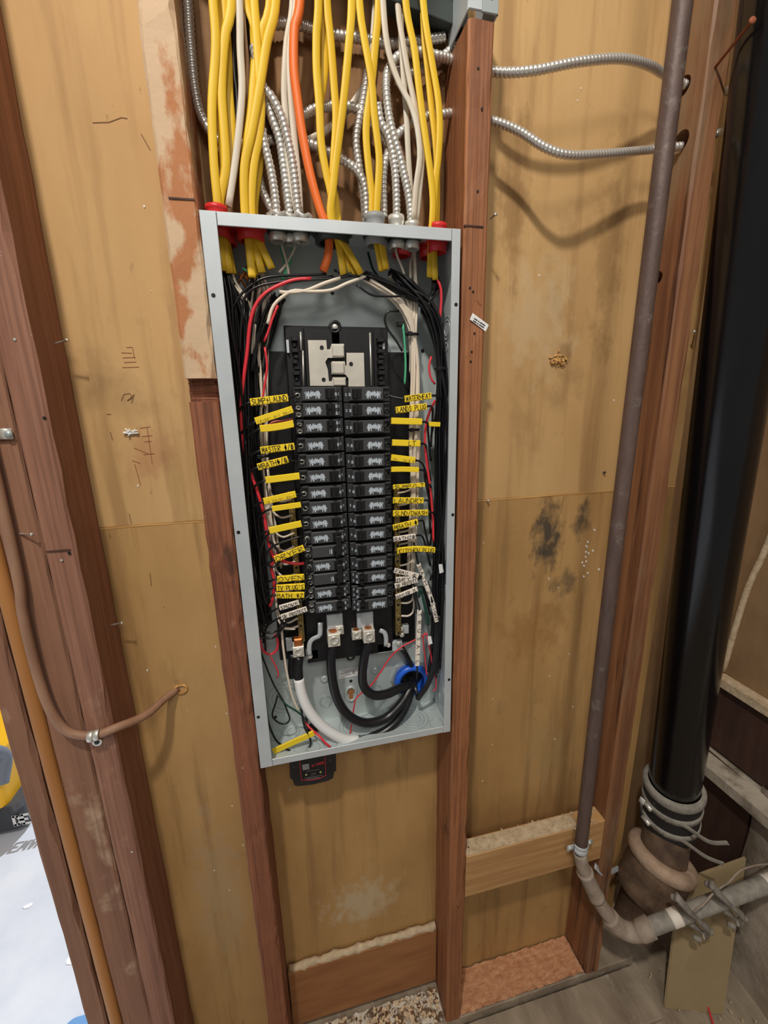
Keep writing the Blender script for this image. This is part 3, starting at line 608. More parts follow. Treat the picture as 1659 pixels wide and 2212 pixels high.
# left: black hot wires
bundle([(487, 585, -.05, .006), (500, 640, -.05, .010), (508, 720), (515, 810), (522, 900), (532, 1000), (545, 1100), (553, 1200), (562, 1290), (575, 1345, -.045, .012)], 30, .017, 'black_wire', 'black insulated wire in the bundle down the left side of the panel', 'left black bundle', seed=3, Y0=-.045, yr=.02, spread=True)
bundle([(550, 600, -.05, .008), (545, 650), (542, 730), (540, 820), (542, 900), (548, 1000), (556, 1090)], 14, .012, 'black_wire', 'black insulated wire in the second bundle left of the breakers', 'second left black bundle', seed=4, Y0=-.035, yr=.014, spread=True)
bundle([(600, 640, -.02, .010), (585, 700), (570, 760), (560, 850), (556, 930)], 8, .010, 'black_wire', 'black insulated wire sloping beside the interior plate at upper left', 'upper left black wires', seed=14, Y0=-.025, yr=.01)
bundle([(560, 590, -.04), (575, 640, -.03), (572, 700), (570, 800), (568, 900), (570, 1000), (578, 1080), (590, 1150, -.03), (600, 1230, -.03)], 9, .007, 'white_wire', 'white insulated wire in the bundle left of the breakers', 'left white bundle', seed=5, Y0=-.022, yr=.006, r=.0021, spread=True)
# right: white neutrals
bundle([(790, 600, -.05, .010), (825, 625, -.048, .010), (860, 655, -.045, .009), (882, 690, -.042, .008), (889, 722, -.04, .006), (893, 780), (895, 850), (894, 920), (893, 980), (894, 1050), (891, 1120), (888, 1190), (885, 1250, -.035)], 12, .0085, 'white_wire', 'white insulated wire in the bundle right of the breakers', 'right white bundle', seed=6, Y0=-.038, yr=.007, r=.0023, spread=True)
bundle([(845, 595, -.04, .004), (866, 625, -.042, .005), (885, 660, -.042, .006), (892, 722, -.04, .006), (895, 800, -.036), (897, 900, -.036), (898, 1000, -.036)], 6, .007, 'white_wire', 'white insulated wire joining the right bundle from the grey connector', 'right white bundle feeders', seed=16, Y0=-.036, yr=.006, r=.0022)
bundle([(893, 560, -.04, .006), (893, 600, -.04, .008), (895, 650, -.04, .008), (893, 720, -.04, .006), (893, 800, -.034)], 5, .007, 'white_wire', 'white insulated wire dropping from the right conduit connectors', 'right white drops', seed=26, Y0=-.036, yr=.006, r=.0022)
# right: black hots
RB = [(925, 660, -.05, .013), (942, 700, -.05, .013), (950, 750, -.052, .009), (952, 796, -.054, .0055), (956, 850, -.052, .011), (958, 930), (957, 1020), (955, 1120), (952, 1220), (948, 1320), (942, 1400), (937, 1450)]
bundle([(790, 592, -.055, .006), (850, 618, -.055, .008), (895, 640, -.052, .010)]+RB, 11, .014, 'black_wire', 'black insulated wire sweeping from the centre into the right bundle', 'right black bundle from the centre', seed=7, Y0=-.046, yr=.016, r=.002, spread=True)
bundle([(842, 585, -.04, .005), (872, 605, -.05, .007), (905, 635, -.05, .010)]+RB, 7, .014, 'black_wire', 'black insulated wire from the grey connector into the right bundle', 'right black bundle from the grey connector', seed=8, Y0=-.046, yr=.016, r=.002, spread=True)
bundle([(940, 590, -.04, .006), (945, 630, -.045, .008)]+RB, 8, .014, 'black_wire', 'black insulated wire dropping from the right red bushing', 'right black bundle from the red bushing', seed=9, Y0=-.046, yr=.016, r=.002, spread=True)
# top: wires crossing from the centre to the left
for i, (pts, m_, lb, rr) in enumerate([
  ([(705, 592), (660, 594), (600, 596), (562, 604), (530, 626), (508, 655), (492, 690), (484, 740)], 'black_wire', 'black wire arching highest across the top of the panel', .0019),
  ([(720, 597), (660, 603), (590, 611), (550, 622), (528, 645), (522, 690), (518, 760)], 'black_wire', 'black wire arching second across the top of the panel', .0019),
  ([(760, 596), (710, 602), (650, 606), (600, 618), (565, 650), (552, 700)], 'black_wire', 'black wire arching third across the top of the panel', .0019),
  ([(672, 602), (640, 604), (610, 613), (575, 632), (552, 660), (540, 700), (534, 760), (526, 820), (521, 880), (524, 940), (536, 1005), (556, 1062), (570, 1110), (578, 1160), (590, 1202), (610, 1212), (640, 1218), (659, 1216)], 'red_wire', 'red wire curving from the top down the left side to the breakers', .0028),
  ([(735, 600), (700, 612), (660, 628), (625, 632), (600, 630)], 'white_wire', 'upper white wire looping under the red wire at the top', .0026),
  ([(790, 597), (750, 612), (715, 627), (670, 630), (635, 628), (612, 640), (590, 662), (578, 700)], 'white_wire', 'lower white wire looping under the red wire at the top', .0026),
  ([(600, 1195), (586, 1225), (592, 1250), (590, 1290), (583, 1310)], 'red_wire', 'short red wire hanging beside the OVEN sleeve', .0026),
  ([(632, 905), (612, 910), (590, 912), (575, 925)], 'pink_wire', 'pinkish red wire between the two uppermost blank sleeves', .002),
  ([(572, 750), (577, 790), (572, 830), (566, 870)], 'red_wire', 'short red wire in front of the left white bundle', .0018),
  ([(600, 660), (588, 690), (580, 715), (570, 740)], 'red_wire', 'dark red wire behind the black wires at upper left', .0018),
  ([(945, 605), (952, 622), (953, 650), (950, 690)], 'red_wire', 'red wire dropping beside the right red bushing', .0022),
  ([(932, 770), (927, 790), (930, 815), (940, 830)], 'red_wire', 'red wire bowing left of the right black bundle', .0018),
  ([(940, 865), (928, 890), (920, 920), (918, 960), (922, 1000), (930, 1060), (935, 1120), (936, 1170)], 'red_wire', 'red wire running down beside the right black bundle', .0022),
  ([(722, 583), (740, 592), (765, 596), (800, 604)], 'black_wire', 'black wire leaving the orange cable', .002),
  ([(770, 615), (800, 636), (830, 640), (880, 640)], 'black_wire', 'black wire sagging below the white wires at top right', .0016),
  ([(862, 672), (838, 673), (831, 690), (838, 712), (855, 735), (870, 760)], 'black_wire', 'thin black wire looping left of the right white bundle', .0018),
  ([(870, 700), (874, 740), (876, 790), (874, 830)], 'green_wire', 'green wire along the left edge of the right white bundle', .0018),
  ([(598, 480, -.02), (606, 530, -.03), (617, 575, -.04), (620, 600)], 'green_wire', 'left green wire hanging from the conduit connectors', .002),
  ([(600, 480, -.025), (609, 530, -.035), (621, 575, -.045), (624, 598)], 'white_wire', 'left white wire hanging beside the green one', .002),
  ([(645, 485, -.02), (634, 530, -.03), (625, 570, -.04), (608, 605)], 'green_wire', 'right green wire hanging from the conduit connectors', .002),
  ([(649, 485, -.025), (638, 530, -.032), (622, 565, -.04), (602, 590)], 'white_wire', 'right white wire hanging beside the green one', .002),
  ([(524, 580), (535, 586), (548, 590)], 'green_wire', 'short green wire end beside the second red bushing cables', .002),
  ([(525, 600, -.03), (532, 575, -.03), (540, 590, -.03), (545, 615, -.03)], 'copper', 'bare copper ground wires twisted at upper left', .0016),
  ([(515, 612, -.032), (527, 590, -.03), (533, 605, -.03), (548, 622, -.03)], 'copper', 'bare copper ground wire lower at upper left', .0016),
  ([(855, 520, -.04), (856, 548, -.045), (868, 578, -.05), (878, 610)], 'white_wire', 'white wire dropping from the middle connector at top right', .002),
  ([(795, 545, -.02), (805, 580, -.03), (822, 605, -.035)], 'darkgreen_wire', 'dark green wire at the back below the armored cable end', .002),
  ([(893, 470, -.03), (893, 545, -.03), (893, 600, -.035)], 'white_cable', 'white cable jacket end entering the panel at top right', .0048),
  ]):
    Yd = -.058 if i < 16 else -.05
    tubeobj('wire', px(pts, Yd), rr, m_, lb, 'wire', None, 8, .008)
bundle([(496, 592, -.05, .004), (512, 625, -.045, .006), (535, 660, -.04, .008), (550, 720, -.035), (560, 800, -.03), (566, 880, -.03)], 6, .007, 'white_wire', 'white insulated wire falling from the first red bushing', 'upper left white wires', seed=41, Y0=-.035, yr=.008)
bundle([(560, 588, -.05, .006), (556, 630, -.045, .006), (548, 690, -.04), (545, 760, -.04)], 5, .006, 'white_wire', 'white insulated wire below the second red bushing', 'second bushing white wires', seed=42, Y0=-.04, yr=.008)
bundle([(524, 590, -.03, .006), (532, 615, -.025, .008), (545, 640, -.02, .006), (556, 690, -.016)], 6, .006, 'copper', 'bare copper ground wire behind the upper left cables', 'bare ground wires', seed=43, Y0=-.02, yr=.006, r=.0013)
bundle([(600, 640, -.04, .012), (578, 680, -.04, .010), (560, 730, -.04, .008), (550, 800, -.04)], 7, .008, 'black_wire', 'black insulated wire crossing the upper left corner', 'upper left crossing wires', seed=44, Y0=-.04, yr=.01)
bundle([(850, 590, -.05, .005), (880, 625, -.056, .008), (915, 650, -.058, .012), (940, 690, -.058, .012), (952, 760, -.058, .008), (957, 860, -.056)], 8, .01, 'black_wire', 'black insulated wire lying foremost in the upper right bend', 'foremost right black wires', seed=45, Y0=-.056, yr=.008)
# white leads from the neutral bars
rg = random.Random(31)
for i, y in enumerate((1078, 1112, 1152, 1180, 1213, 1240, 1270, 1335, 1352)):
    p = at(630+(y-1070)*.05, y, -.047); tubeobj('wire', [p, p+V((-.02, .002, -.003-rg.random()*.006)), p+V((-.034, .008, .012)), p+V((-.036, .014, .05))], .002, 'white_wire', f'white neutral lead at the left bar, number {i+1} from the top' if 0 else 'white neutral lead bent out of the left neutral bar', 'wire', 'left neutral leads', 6, .006)
for i, y in enumerate((1065, 1092, 1150, 1176, 1222, 1302, 1330)):
    p = at(858+(y-1048)*.03, y, -.047); s_ = 1 if i < 5 else -1
    tubeobj('wire', [p, p+V((.016, .0, .002*s_)), p+V((.026, .004, .008)), p+V((.029, .010, .045))], .002, 'white_wire', 'white neutral lead bent out of the right neutral bar', 'wire', 'right neutral leads', 6, .006)
# loose black loops at left
for pts, lb in (([(652, 1158), (620, 1168), (590, 1180), (575, 1200), (580, 1222), (598, 1222), (605, 1200), (592, 1180), (580, 1165)], 'black wire looping in front of the left neutral bar'),
                ([(583, 1150), (570, 1168), (562, 1195), (562, 1235), (568, 1275), (575, 1305)], 'black wire bowing left below the tilted blank sleeve'),
                ([(545, 1350), (560, 1372), (590, 1378), (615, 1350), (622, 1330), (640, 1325)], 'thick black loop hanging at the lower left of the panel'),
                ([(552, 1330), (570, 1364), (600, 1362), (612, 1335)], 'inner black loop hanging at the lower left of the panel'),
                ([(530, 950), (535, 1050), (538, 1150), (548, 1240), (560, 1300), (570, 1340), (562, 1368), (552, 1350)], 'long black wire along the left edge of the bundle')):
    tubeobj('wire', px(pts, -.066), .0021, 'black_wire', lb, 'wire', None, 8, .008)
# bottom of the box: loose low-voltage leads
for pts, m_, rr, lb in (
  ([(562, 1380), (566, 1402), (582, 1414), (597, 1405), (600, 1385), (594, 1370)], 'red_wire', .0022, 'red loop hanging at the lower left of the panel'),
  ([(584, 1418), (596, 1440), (602, 1458), (598, 1465)], 'red_wire', .0013, 'thin red wire tail below the red loop'),
  ([(560, 1400), (575, 1440), (592, 1480), (612, 1515), (622, 1540), (626, 1555), (615, 1564), (600, 1560), (588, 1545), (595, 1520), (600, 1500)], 'black_wire', .0016, 'thin black wire curling near the lower left of the box'),
  ([(600, 1500), (618, 1522), (640, 1536), (658, 1552), (662, 1572, -.03)], 'darkgreen_wire', .0017, 'green wire running to the hole in the panel floor'),
  ([(563, 1420), (572, 1500), (580, 1560), (596, 1598), (612, 1612)], 'black_wire', .0019, 'long black wire dropping behind the loose yellow sleeve'),
  ([(666, 1578, -.03), (662, 1550, -.045), (655, 1522, -.06), (651, 1530, -.065), (658, 1570, -.07), (668, 1590, -.07), (671, 1608, -.07), (660, 1624, -.07), (640, 1627, -.07), (618, 1618, -.068)], 'black_wire', .0021, 'black wire looping over the loose yellow sleeve'),
  ([(664, 1555, -.03), (660, 1560, -.05), (672, 1575, -.06), (690, 1590, -.075), (702, 1604, -.08), (714, 1614, -.082)], 'red_wire', .0021, 'red wire rising out of the hole in the panel floor'),
  ([(921, 1368), (905, 1378), (870, 1396), (843, 1420), (822, 1452), (800, 1482), (772, 1505), (765, 1525), (758, 1575), (752, 1600)], 'red_wire', .0014, 'long thin red wire crossing the lower panel diagonally'),
  ([(918, 1367), (914, 1380), (918, 1420), (922, 1460)], 'red_wire', .0013, 'left thin red wire hanging behind the blue bushing'),
  ([(921, 1367), (930, 1410), (935, 1445), (942, 1470), (940, 1492), (936, 1490)], 'red_wire', .0014, 'right thin red wire hanging behind the blue bushing'),
  ([(608, 1355), (612, 1400), (621, 1460), (632, 1505), (645, 1535)], 'white_wire', .0022, 'long white wire hanging left of the white-taped feeder'),
  ([(612, 1357), (625, 1358), (640, 1358)], 'white_wire', .0025, 'short white lead into the lower left neutral bar'),
  ([(897, 1275), (893, 1262), (872, 1262)], 'black_wire', .0018, 'black wire bending above the BOILER sleeve'),
  ([(872, 1268), (890, 1276), (897, 1300), (900, 1325)], 'black_wire', .0018, 'black wire dropping into the long upright white sleeve'),
  ([(905, 1290), (909, 1270), (914, 1295), (922, 1330), (925, 1350)], 'darkgreen_wire', .0024, 'dark green wire at the right behind the white sleeve'),
  ):
    tubeobj('wire', px(pts, -.055), rr, m_, lb, 'wire', None, 8, .007)
# three black leads sweeping into the blue bushing from the right
for i, lb in enumerate(('front', 'middle', 'rear')):
    d = i*3
    tubeobj('wire', px([(948-d, 1330, -.06), (944-d, 1400, -.06), (938-d, 1445, -.06), (925-d, 1480, -.055), (908-d, 1505, -.05), (902, 1512-d, -.048), (899-i, 1490, -.04), (893-i*2, 1466, -.015), (893-i*2, 1462, .01)], -.05), .0034-i*.0006, 'black_wire', f'{lb} black lead sweeping from the right bundle into the blue bushing', 'wire', None, 8, .007)
for x, y, lb in ((890, 723, 'upper zip tie around the right white bundle'), (893, 928, 'lower zip tie around the right white bundle'), (952, 797, 'zip tie around the right black bundle'), (569, 985, 'zip tie around the left white bundle')):
    p = at(x, y, -.04 if x < 940 else -.053); rr = .0105 if x != 569 else .009
    b = B(); b.tube([p+V((rr*math.cos(k*.3927), .009*math.sin(k*.3927), .0)) for k in range(16)], .0022, 6, 0, closed=True, r2=.0012)
    o = b.make('zip_tie', 'black_plastic', label='black '+lb, cat='zip tie'); B().box(p.x-.009, p.x-.003, p.y-.0135, p.y-.008, p.z-.0032, p.z+.0032, c=.001).make('head', 'black_plastic', o)
B().box(at(864, 700).x-.005, at(864, 700).x+.006, -.052, -.044, at(864, 700).z-.004, at(864, 700).z+.004, c=.002).make('cable_tie', 'black_plastic', label='black zip tie head left of the right white bundle', cat='zip tie')
# ---- service feeders
def feeder(pts, r, segs, label):
    P = px(pts, -.05); full = resample(P, .006); n = len(full); e = empty('feeder_cable', full[-1], label, 'cable', 'service feeder cables')
    for nm_, m_, f0, f1, k in segs:
        b = B(); b.tube(full[int(f0*(n-1)):int(f1*(n-1))+1], r*k, 14, 0); b.make(nm_, m_, e)
BU = [(889, 1478, -.028), (890, 1466, -.005), (890, 1464, .02)]
feeder([(646, 1418, -.05), (644, 1450, -.055), (652, 1500, -.062), (672, 1542, -.066), (708, 1578, -.068), (748, 1598, -.068), (785, 1596, -.066), (830, 1580, -.062), (862, 1552, -.055), (881, 1515, -.045)]+BU, .0086,
       [('insulation', 'black_wire', 0, .105, 1), ('white_tape', 'white_tape', .10, .53, 1.12), ('insulation', 'black_wire', .525, 1, 1)], 'feeder wrapped in white tape from the neutral lug to the blue bushing')
feeder([(721, 1390, -.05), (715, 1415, -.055), (717, 1460, -.06), (728, 1508, -.064), (752, 1545, -.066), (790, 1562, -.064), (832, 1552, -.058), (862, 1525, -.05), (880, 1498, -.04)]+BU, .0090, [('insulation', 'black_wire', 0, 1, 1)], 'lower black feeder from the left lug to the blue bushing')
feeder([(797, 1384, -.05), (789, 1410, -.052), (783, 1450, -.054), (786, 1482, -.055), (806, 1501, -.055), (835, 1499, -.05), (862, 1487, -.04)]+BU, .0090, [('insulation', 'black_wire', 0, 1, 1)], 'upper black feeder from the right lug to the blue bushing')
tubeobj('cable_stub', px([(632, 1412), (630, 1440), (631, 1462)], -.03), .0075, 'black_wire', 'short black cable stub beside the neutral lug', 'cable', None, 12)
tubeobj('cable_stub', px([(868, 1400, -.03), (880, 1420, -.025), (892, 1445, -.012)], -.02), .0055, 'black_wire', 'black cable stub running behind the blue bushing', 'cable', None, 12)
bc = at(887, 1466, -.010); nb = V((0, -1, 0))
bb = empty('conduit_bushing', bc, 'bright blue plastic bushing in the lower right of the panel', 'bushing')
b = B(); b.lathe([(.027, -.004), (.0355, -.002), (.0365, .007), (.033, .013), (.0265, .013), (.0255, .009), (.0255, -.004)], bc, nb, 40); b.make('ring', 'blue_plastic', bb)
b = B()
b.lathe([(.027, 0), (.043, 0), (.043, .004), (.035, .004)], bc+V((0, .0055, 0)), nb, 8, False); b.make('locknut', 'galv_edge', bb)
b = B(); b.lathe([(.0001, 0), (.0255, 0)], bc+V((0, .0045, 0)), nb, 32); b.make('conduit_mouth', 'black_base', bb)
for (x, y), z_ in (((663, 1570), 0),):
    p = atz(675, 1576, -PH+t); b = B(); b.lathe([(.0115, .0003), (.0135, .004), (.0105, .006), (.0095, .0005), (.0001, .0005)], p, (0, 0, 1), 20); b.make('floor_bushing', 'black_plastic', label='small black bushing in the floor of the panel', cat='bushing')
# ------------------------------------------------------------------ cables entering from above
def up(pts, Y):
    P = px(pts, Y); d = (P[0]-P[1]).normalized(); d = V((d.x*.3, 0, 1)).normalized()
    return [P[0]+d*.35, P[0]+d*.12]+P
def flat(pts, label, Y=-.05, m='yellow', wd=.0058, th=.0027, grp='yellow cables above the panel', tilt=None, inside=None):
    P = up(pts, Y)+(px(inside, Y) if inside else [])
    b = B(); b.tube(P, wd, 12, .012, r2=th, wide=tilt or (1, .25, 0), prof=lambda L, a, t: 1-.10*abs(math.sin(a))**6)
    return b.make('cable', m, label=label, cat='cable', group=grp)
flat([(460, 0), (466, 100), (458, 230), (462, 350), (470, 440)], 'leftmost yellow cable above the panel, into the first red bushing', -.062, inside=[(474, 500, -.06), (481, 588, -.062)])
flat([(464, 0), (480, 70), (484, 140), (478, 250), (484, 360), (482, 440)], 'yellow cable second from left, crossing behind its neighbour', -.050, inside=[(486, 500), (489, 592)])
flat([(500, 0), (486, 80), (479, 190), (484, 280), (488, 360), (477, 420), (474, 440)], 'yellow cable third from left, kinked low into the first red bushing', -.058, inside=[(481, 505), (498, 596)])
flat([(492, 120), (494, 190), (501, 280), (500, 340), (488, 405), (480, 440)], 'yellow cable bowing right above the first red bushing', -.045, inside=[(486, 505), (503, 592)])
flat([(532, 0), (551, 63), (550, 150), (541, 250), (530, 340), (532, 460)], 'yellow cable at the left of the second cluster', -.045, inside=[(540, 520, -.05), (550, 596, -.055)])
flat([(596, 0), (577, 90), (561, 190), (545, 280), (528, 360), (529, 460)], 'yellow cable leaning in from the right of the second cluster', -.06, inside=[(537, 520, -.06), (545, 600, -.062)])
flat([(584, 0), (566, 70), (552, 150), (544, 240), (534, 330), (536, 460)], 'yellow cable in the middle of the second cluster', -.052, inside=[(548, 520, -.055), (567, 592, -.06)])
flat([(560, 160), (564, 232), (560, 290), (548, 360), (543, 454)], 'yellow cable low on the right of the second cluster', -.055, inside=[(556, 510, -.055), (587, 580, -.06)])
flat([(560, 330), (558, 375), (551, 422), (549, 454)], 'short yellow cable edge at the right of the second red bushing', -.04, inside=[(555, 510), (578, 575)])
flat([(688, 0), (684, 70), (684, 150), (690, 232), (694, 310), (706, 380), (716, 425), (717, 475)], 'yellow cable at the left of the centre cluster', -.06, inside=[(732, 530, -.058), (742, 594, -.058)])
flat([(706, 0), (714, 84), (722, 190), (726, 260), (720, 360), (717, 425), (722, 475)], 'yellow cable in the middle of the centre cluster', -.052, inside=[(742, 530, -.052), (760, 594, -.055)])
flat([(760, 0), (753, 105), (743, 211), (732, 300), (720, 400), (715, 475)], 'yellow cable slanting in from the right of the centre cluster', -.062, inside=[(748, 535, -.06), (780, 592, -.062)])
flat([(702, 130), (698, 180), (691, 240), (698, 345), (722, 415), (730, 480)], 'yellow cable bowing left low in the centre cluster', -.045, inside=[(740, 535, -.05), (770, 596, -.055)])
flat([(776, 0), (787, 84), (802, 169), (809, 253), (819, 338), (817, 400), (814, 470)], 'yellow cable into the right side of the grey connector', -.058, inside=[(825, 530, -.058), (834, 582, -.058)])
flat([(818, 0), (810, 105), (802, 190), (791, 274), (795, 350), (804, 425), (804, 470)], 'yellow cable into the left side of the grey connector', -.052, inside=[(815, 530, -.055), (825, 586, -.055)])
flat([(876, 0), (895, 105), (905, 190), (916, 274), (928, 359), (935, 430), (933, 490)], 'yellow cable left of the pair into the right red bushing', -.06, inside=[(930, 540, -.05), (928, 600, -.05)])
flat([(914, 0), (932, 127), (946, 211), (950, 274), (947, 338), (940, 401), (938, 490)], 'rightmost yellow cable above the panel', -.054, inside=[(938, 545, -.05), (940, 605, -.05)])
flat([(916, 60), (924, 148), (932, 232), (941, 310), (944, 380), (942, 490)], 'yellow cable hidden behind the rightmost pair', -.044, inside=[(936, 545, -.045), (936, 600, -.045)])
P = up([(648, 0), (636, 63), (635, 148), (642, 211), (654, 295), (671, 380), (692, 456), (704, 485)], -.062)+px([(711, 520, -.06), (708, 555, -.06), (698, 586, -.06)])
tubeobj('cable', P, .0062, 'orange', 'round orange cable between the yellow clusters', 'cable', 'cables above the panel', 12, .01)
for pts, Y, lb in (([(517, 0), (519, 105), (523, 190), (517, 274), (507, 359), (494, 445)], -.055, 'white cable left of the second yellow cluster'),
   ([(633, 0), (620, 90), (614, 190), (617, 250), (622, 330), (640, 455)], -.045, 'pale cable behind the orange cable, left one'),
   ([(640, 0), (626, 110), (629, 211), (636, 300), (644, 380), (649, 460)], -.05, 'pale cable behind the orange cable, right one'),
   ([(827, 0), (838, 105), (861, 177), (886, 224), (901, 274), (907, 338), (899, 401), (893, 475)], -.056, 'white cable bending right above the right connectors'),
   ([(859, 0), (869, 84), (882, 160), (897, 232), (912, 316), (907, 401), (899, 478)], -.05, 'white cable bowing beside the right yellow pair'),
   ([(866, 60), (872, 169), (878, 253), (882, 338), (888, 420), (895, 478)], -.044, 'thin white cable behind the right armored cables'),
   ([(800, 140), (778, 200), (748, 240), (700, 285), (660, 305), (600, 330)], -.02, 'pale cable slanting behind the centre cluster')):
    flat(pts, lb, Y, 'white_cable', .0048, .0028, 'white cables above the panel')
tubeobj('cable', up([(500, 0), (505, 150), (512, 220), (505, 330), (492, 445)], -.03), .0045, 'black_wire', 'black cable behind the white cable at upper left', 'cable', None, 8, .015)
tubeobj('cable', up([(535, 0), (545, 120), (560, 200), (590, 300), (560, 330)], -.02), .0045, 'black_wire', 'black cable behind the second yellow cluster', 'cable', None, 8, .015)
# armored cables
def armor(pts, label, Y=-.04, r=.0066, extend=False):
    P = px(pts, Y)
    if extend: P = up(pts, Y)
    pit = .0062
    def pf(L, a, t): 
        f = (L/pit-a/(2*math.pi)) % 1.0; return 1.0-.20*(abs(f-.5)*2)**2
    b = B(); b.tube(P, r, 10, pit/5, prof=pf); return b.make('armored_cable', 'armor', label=label, cat='armored cable', group='metal-clad cables')
armor([(405, 0), (409, 60), (413, 110), (421, 190), (436, 253), (468, 300), (500, 312), (545, 310), (590, 302)], 'metal-clad cable curving in the shade beside the left stud', -.025, extend=True)
armor([(548, 100), (566, 181), (588, 213), (608, 253), (621, 300), (633, 359), (643, 450), (646, 480)], 'thickest metal-clad cable dropping left of the orange cable', -.05)
armor([(570, 190), (587, 253), (604, 304), (614, 371), (624, 450), (628, 480)], 'metal-clad cable behind the thickest one, left of the orange cable', -.042)
armor([(566, 280), (571, 310), (583, 359), (592, 410), (597, 455), (600, 480)], 'short metal-clad cable nearest the second yellow cluster', -.048)
armor([(552, 330), (563, 400), (580, 440), (592, 462)], 'dim metal-clad cable behind the second yellow cluster', -.028)
armor([(600, 290), (655, 249), (692, 233), (743, 229), (775, 238), (800, 262), (830, 300), (845, 330)], 'metal-clad cable arching behind the centre cluster', -.03)
armor([(600, 300), (660, 308), (709, 329), (747, 350), (772, 371), (788, 405), (792, 470)], 'metal-clad cable sloping down behind the centre cluster', -.035)
armor([(800, 130), (788, 200), (776, 258), (769, 305), (776, 362), (785, 422), (790, 480)], 'upright metal-clad cable left of the grey connector', -.03)
S1 = .02
armor([(1482, 184, -.05), (1440, 164, -.05), (1400, 141, -.065), (1340, 127, -.08), (1250, 134, -.085), (1150, 153, -.075), (1066, 155, -.055), (990, 133, -.03), (941, 120, -.035), (903, 112, -.035), (865, 119, -.038), (841, 148, -.04), (834, 181, -.045), (838, 236, -.048), (848, 287, -.05), (865, 346, -.05), (882, 422, -.05), (888, 480, -.05), (889, 500, -.05)], 'metal-clad cable crossing the right bay highest and dropping to the panel')
armor([(1472, 316, -.06), (1390, 325, -.055), (1300, 333, -.07), (1230, 335, -.08), (1180, 320, -.075), (1120, 283, -.06), (1063, 261, -.05), (990, 246, -.03), (958, 247, -.032), (920, 253, -.035), (882, 274, -.035), (857, 295, -.038), (836, 338, -.038), (828, 380, -.038), (829, 470, -.038)], 'metal-clad cable sagging across the right bay lower down')
armor([(815, 225), (823, 266), (840, 300), (852, 359), (856, 422), (857, 480)], 'metal-clad cable into the middle connector at top right', -.046)
armor([(1000, 85), (960, 120), (920, 150), (880, 158), (840, 150)], 'dim metal-clad cable at the back below the steel channel', -.02)
armor([(560, 60), (600, 52), (650, 55), (700, 72), (790, 85), (850, 95), (960, 80)], 'dim metal-clad cable running across the back near the top', -.02)
armor([(1545, 290, -.045), (1580, 278, -.04)], 'short end of metal-clad cable right of the weathered stud', -.04)
armor([(1548, 192, -.02), (1585, 200, -.02)], 'dim metal-clad cable end near the black pipe', -.02)
# red bushings, connectors and lock rings on top of the box
def stub(x, Y, r, h, m, name, label, cat, lo=-.012, nut=None):
    p = V((x, Y, 0)); e = empty(name, p+V((0, 0, lo)), label, cat)
    b = B(); b.lathe([(r*.8, lo), (r*1.05, lo), (r*1.05, 0), (r, 0), (r, h*.7), (r*1.08, h*.75), (r*1.05, h), (r*.8, h), (r*.78, lo)], p, (0, 0, 1), 24); b.make('collar', m, e)
    b = B(); b.lathe([(r*.9, -.0001), (r*1.28, -.0001), (r*1.28, -.004), (r*.9, -.004)], p+V((0, 0, -t)), (0, 0, 1), 8, False); b.make('locknut', nut or 'dark_steel', e)
def xat(x, y, Y): return at(x, y, Y).x
for x, y, Y, lb, h in ((466, 440, -.06, 'leftmost red plastic bushing on top of the panel', .019), (482, 445, -.035, 'red plastic bushing just behind the leftmost one', .016), (541, 500, -.055, 'red plastic bushing second along the top of the panel', .004), (945, 490, -.055, 'rightmost red plastic bushing on top of the panel', .019), (925, 520, -.03, 'red plastic bushing behind the rightmost one', .004), (867, 520, -.03, 'dim red plastic bushing between the right connectors', .004)):
    stub(xat(x, y, Y), Y, .014 if x != 541 else .018, h, 'red_plastic', 'cable_bushing', lb, 'bushing', lo=-.02, nut='red_plastic')
for x, y, Y, m_, r, h, lb in ((809, 475, -.055, 'grey_plastic', .0145, .026, 'grey plastic connector holding two yellow cables'), (856, 475, -.046, 'zinc', .012, .03, 'middle zinc conduit connector at top right'), (890, 490, -.05, 'zinc', .011, .022, 'right zinc conduit connector at top right'),
   (597, 465, -.048, 'zinc', .012, .012, 'left zinc connector of the three at top left'), (626, 470, -.042, 'zinc', .012, .012, 'middle zinc connector of the three at top left'), (646, 472, -.05, 'zinc', .012, .012, 'right zinc connector of the three at top left'), (716, 490, -.055, 'dark_steel', .024, .004, 'wide dark steel connector under the centre cluster')):
    stub(xat(x, y, Y), Y, r, h, m_, 'cable_connector', lb, 'connector', lo=-.016)
b = B(); rg = random.Random(9)
for x, y, Y, r in ((600, 456, -.07, .013), (625, 458, -.066, .013), (652, 462, -.07, .013)):
    c = V((xat(x, y, Y), Y, .006)); b = B()
    pts = [c+V((r*(1+.08*math.sin(k*2.6))*math.cos(k*.3927), r*.8*math.sin(k*.3927), .004+.002*math.sin(k*1.9))) for k in range(16)]
    b.tube(pts, .0025, 6, 0, closed=True); b.make('lock_ring', 'armor', label={600: 'left', 625: 'middle', 652: 'right'}[x]+' jagged metal lock ring on the front of the panel top', cat='lock ring')
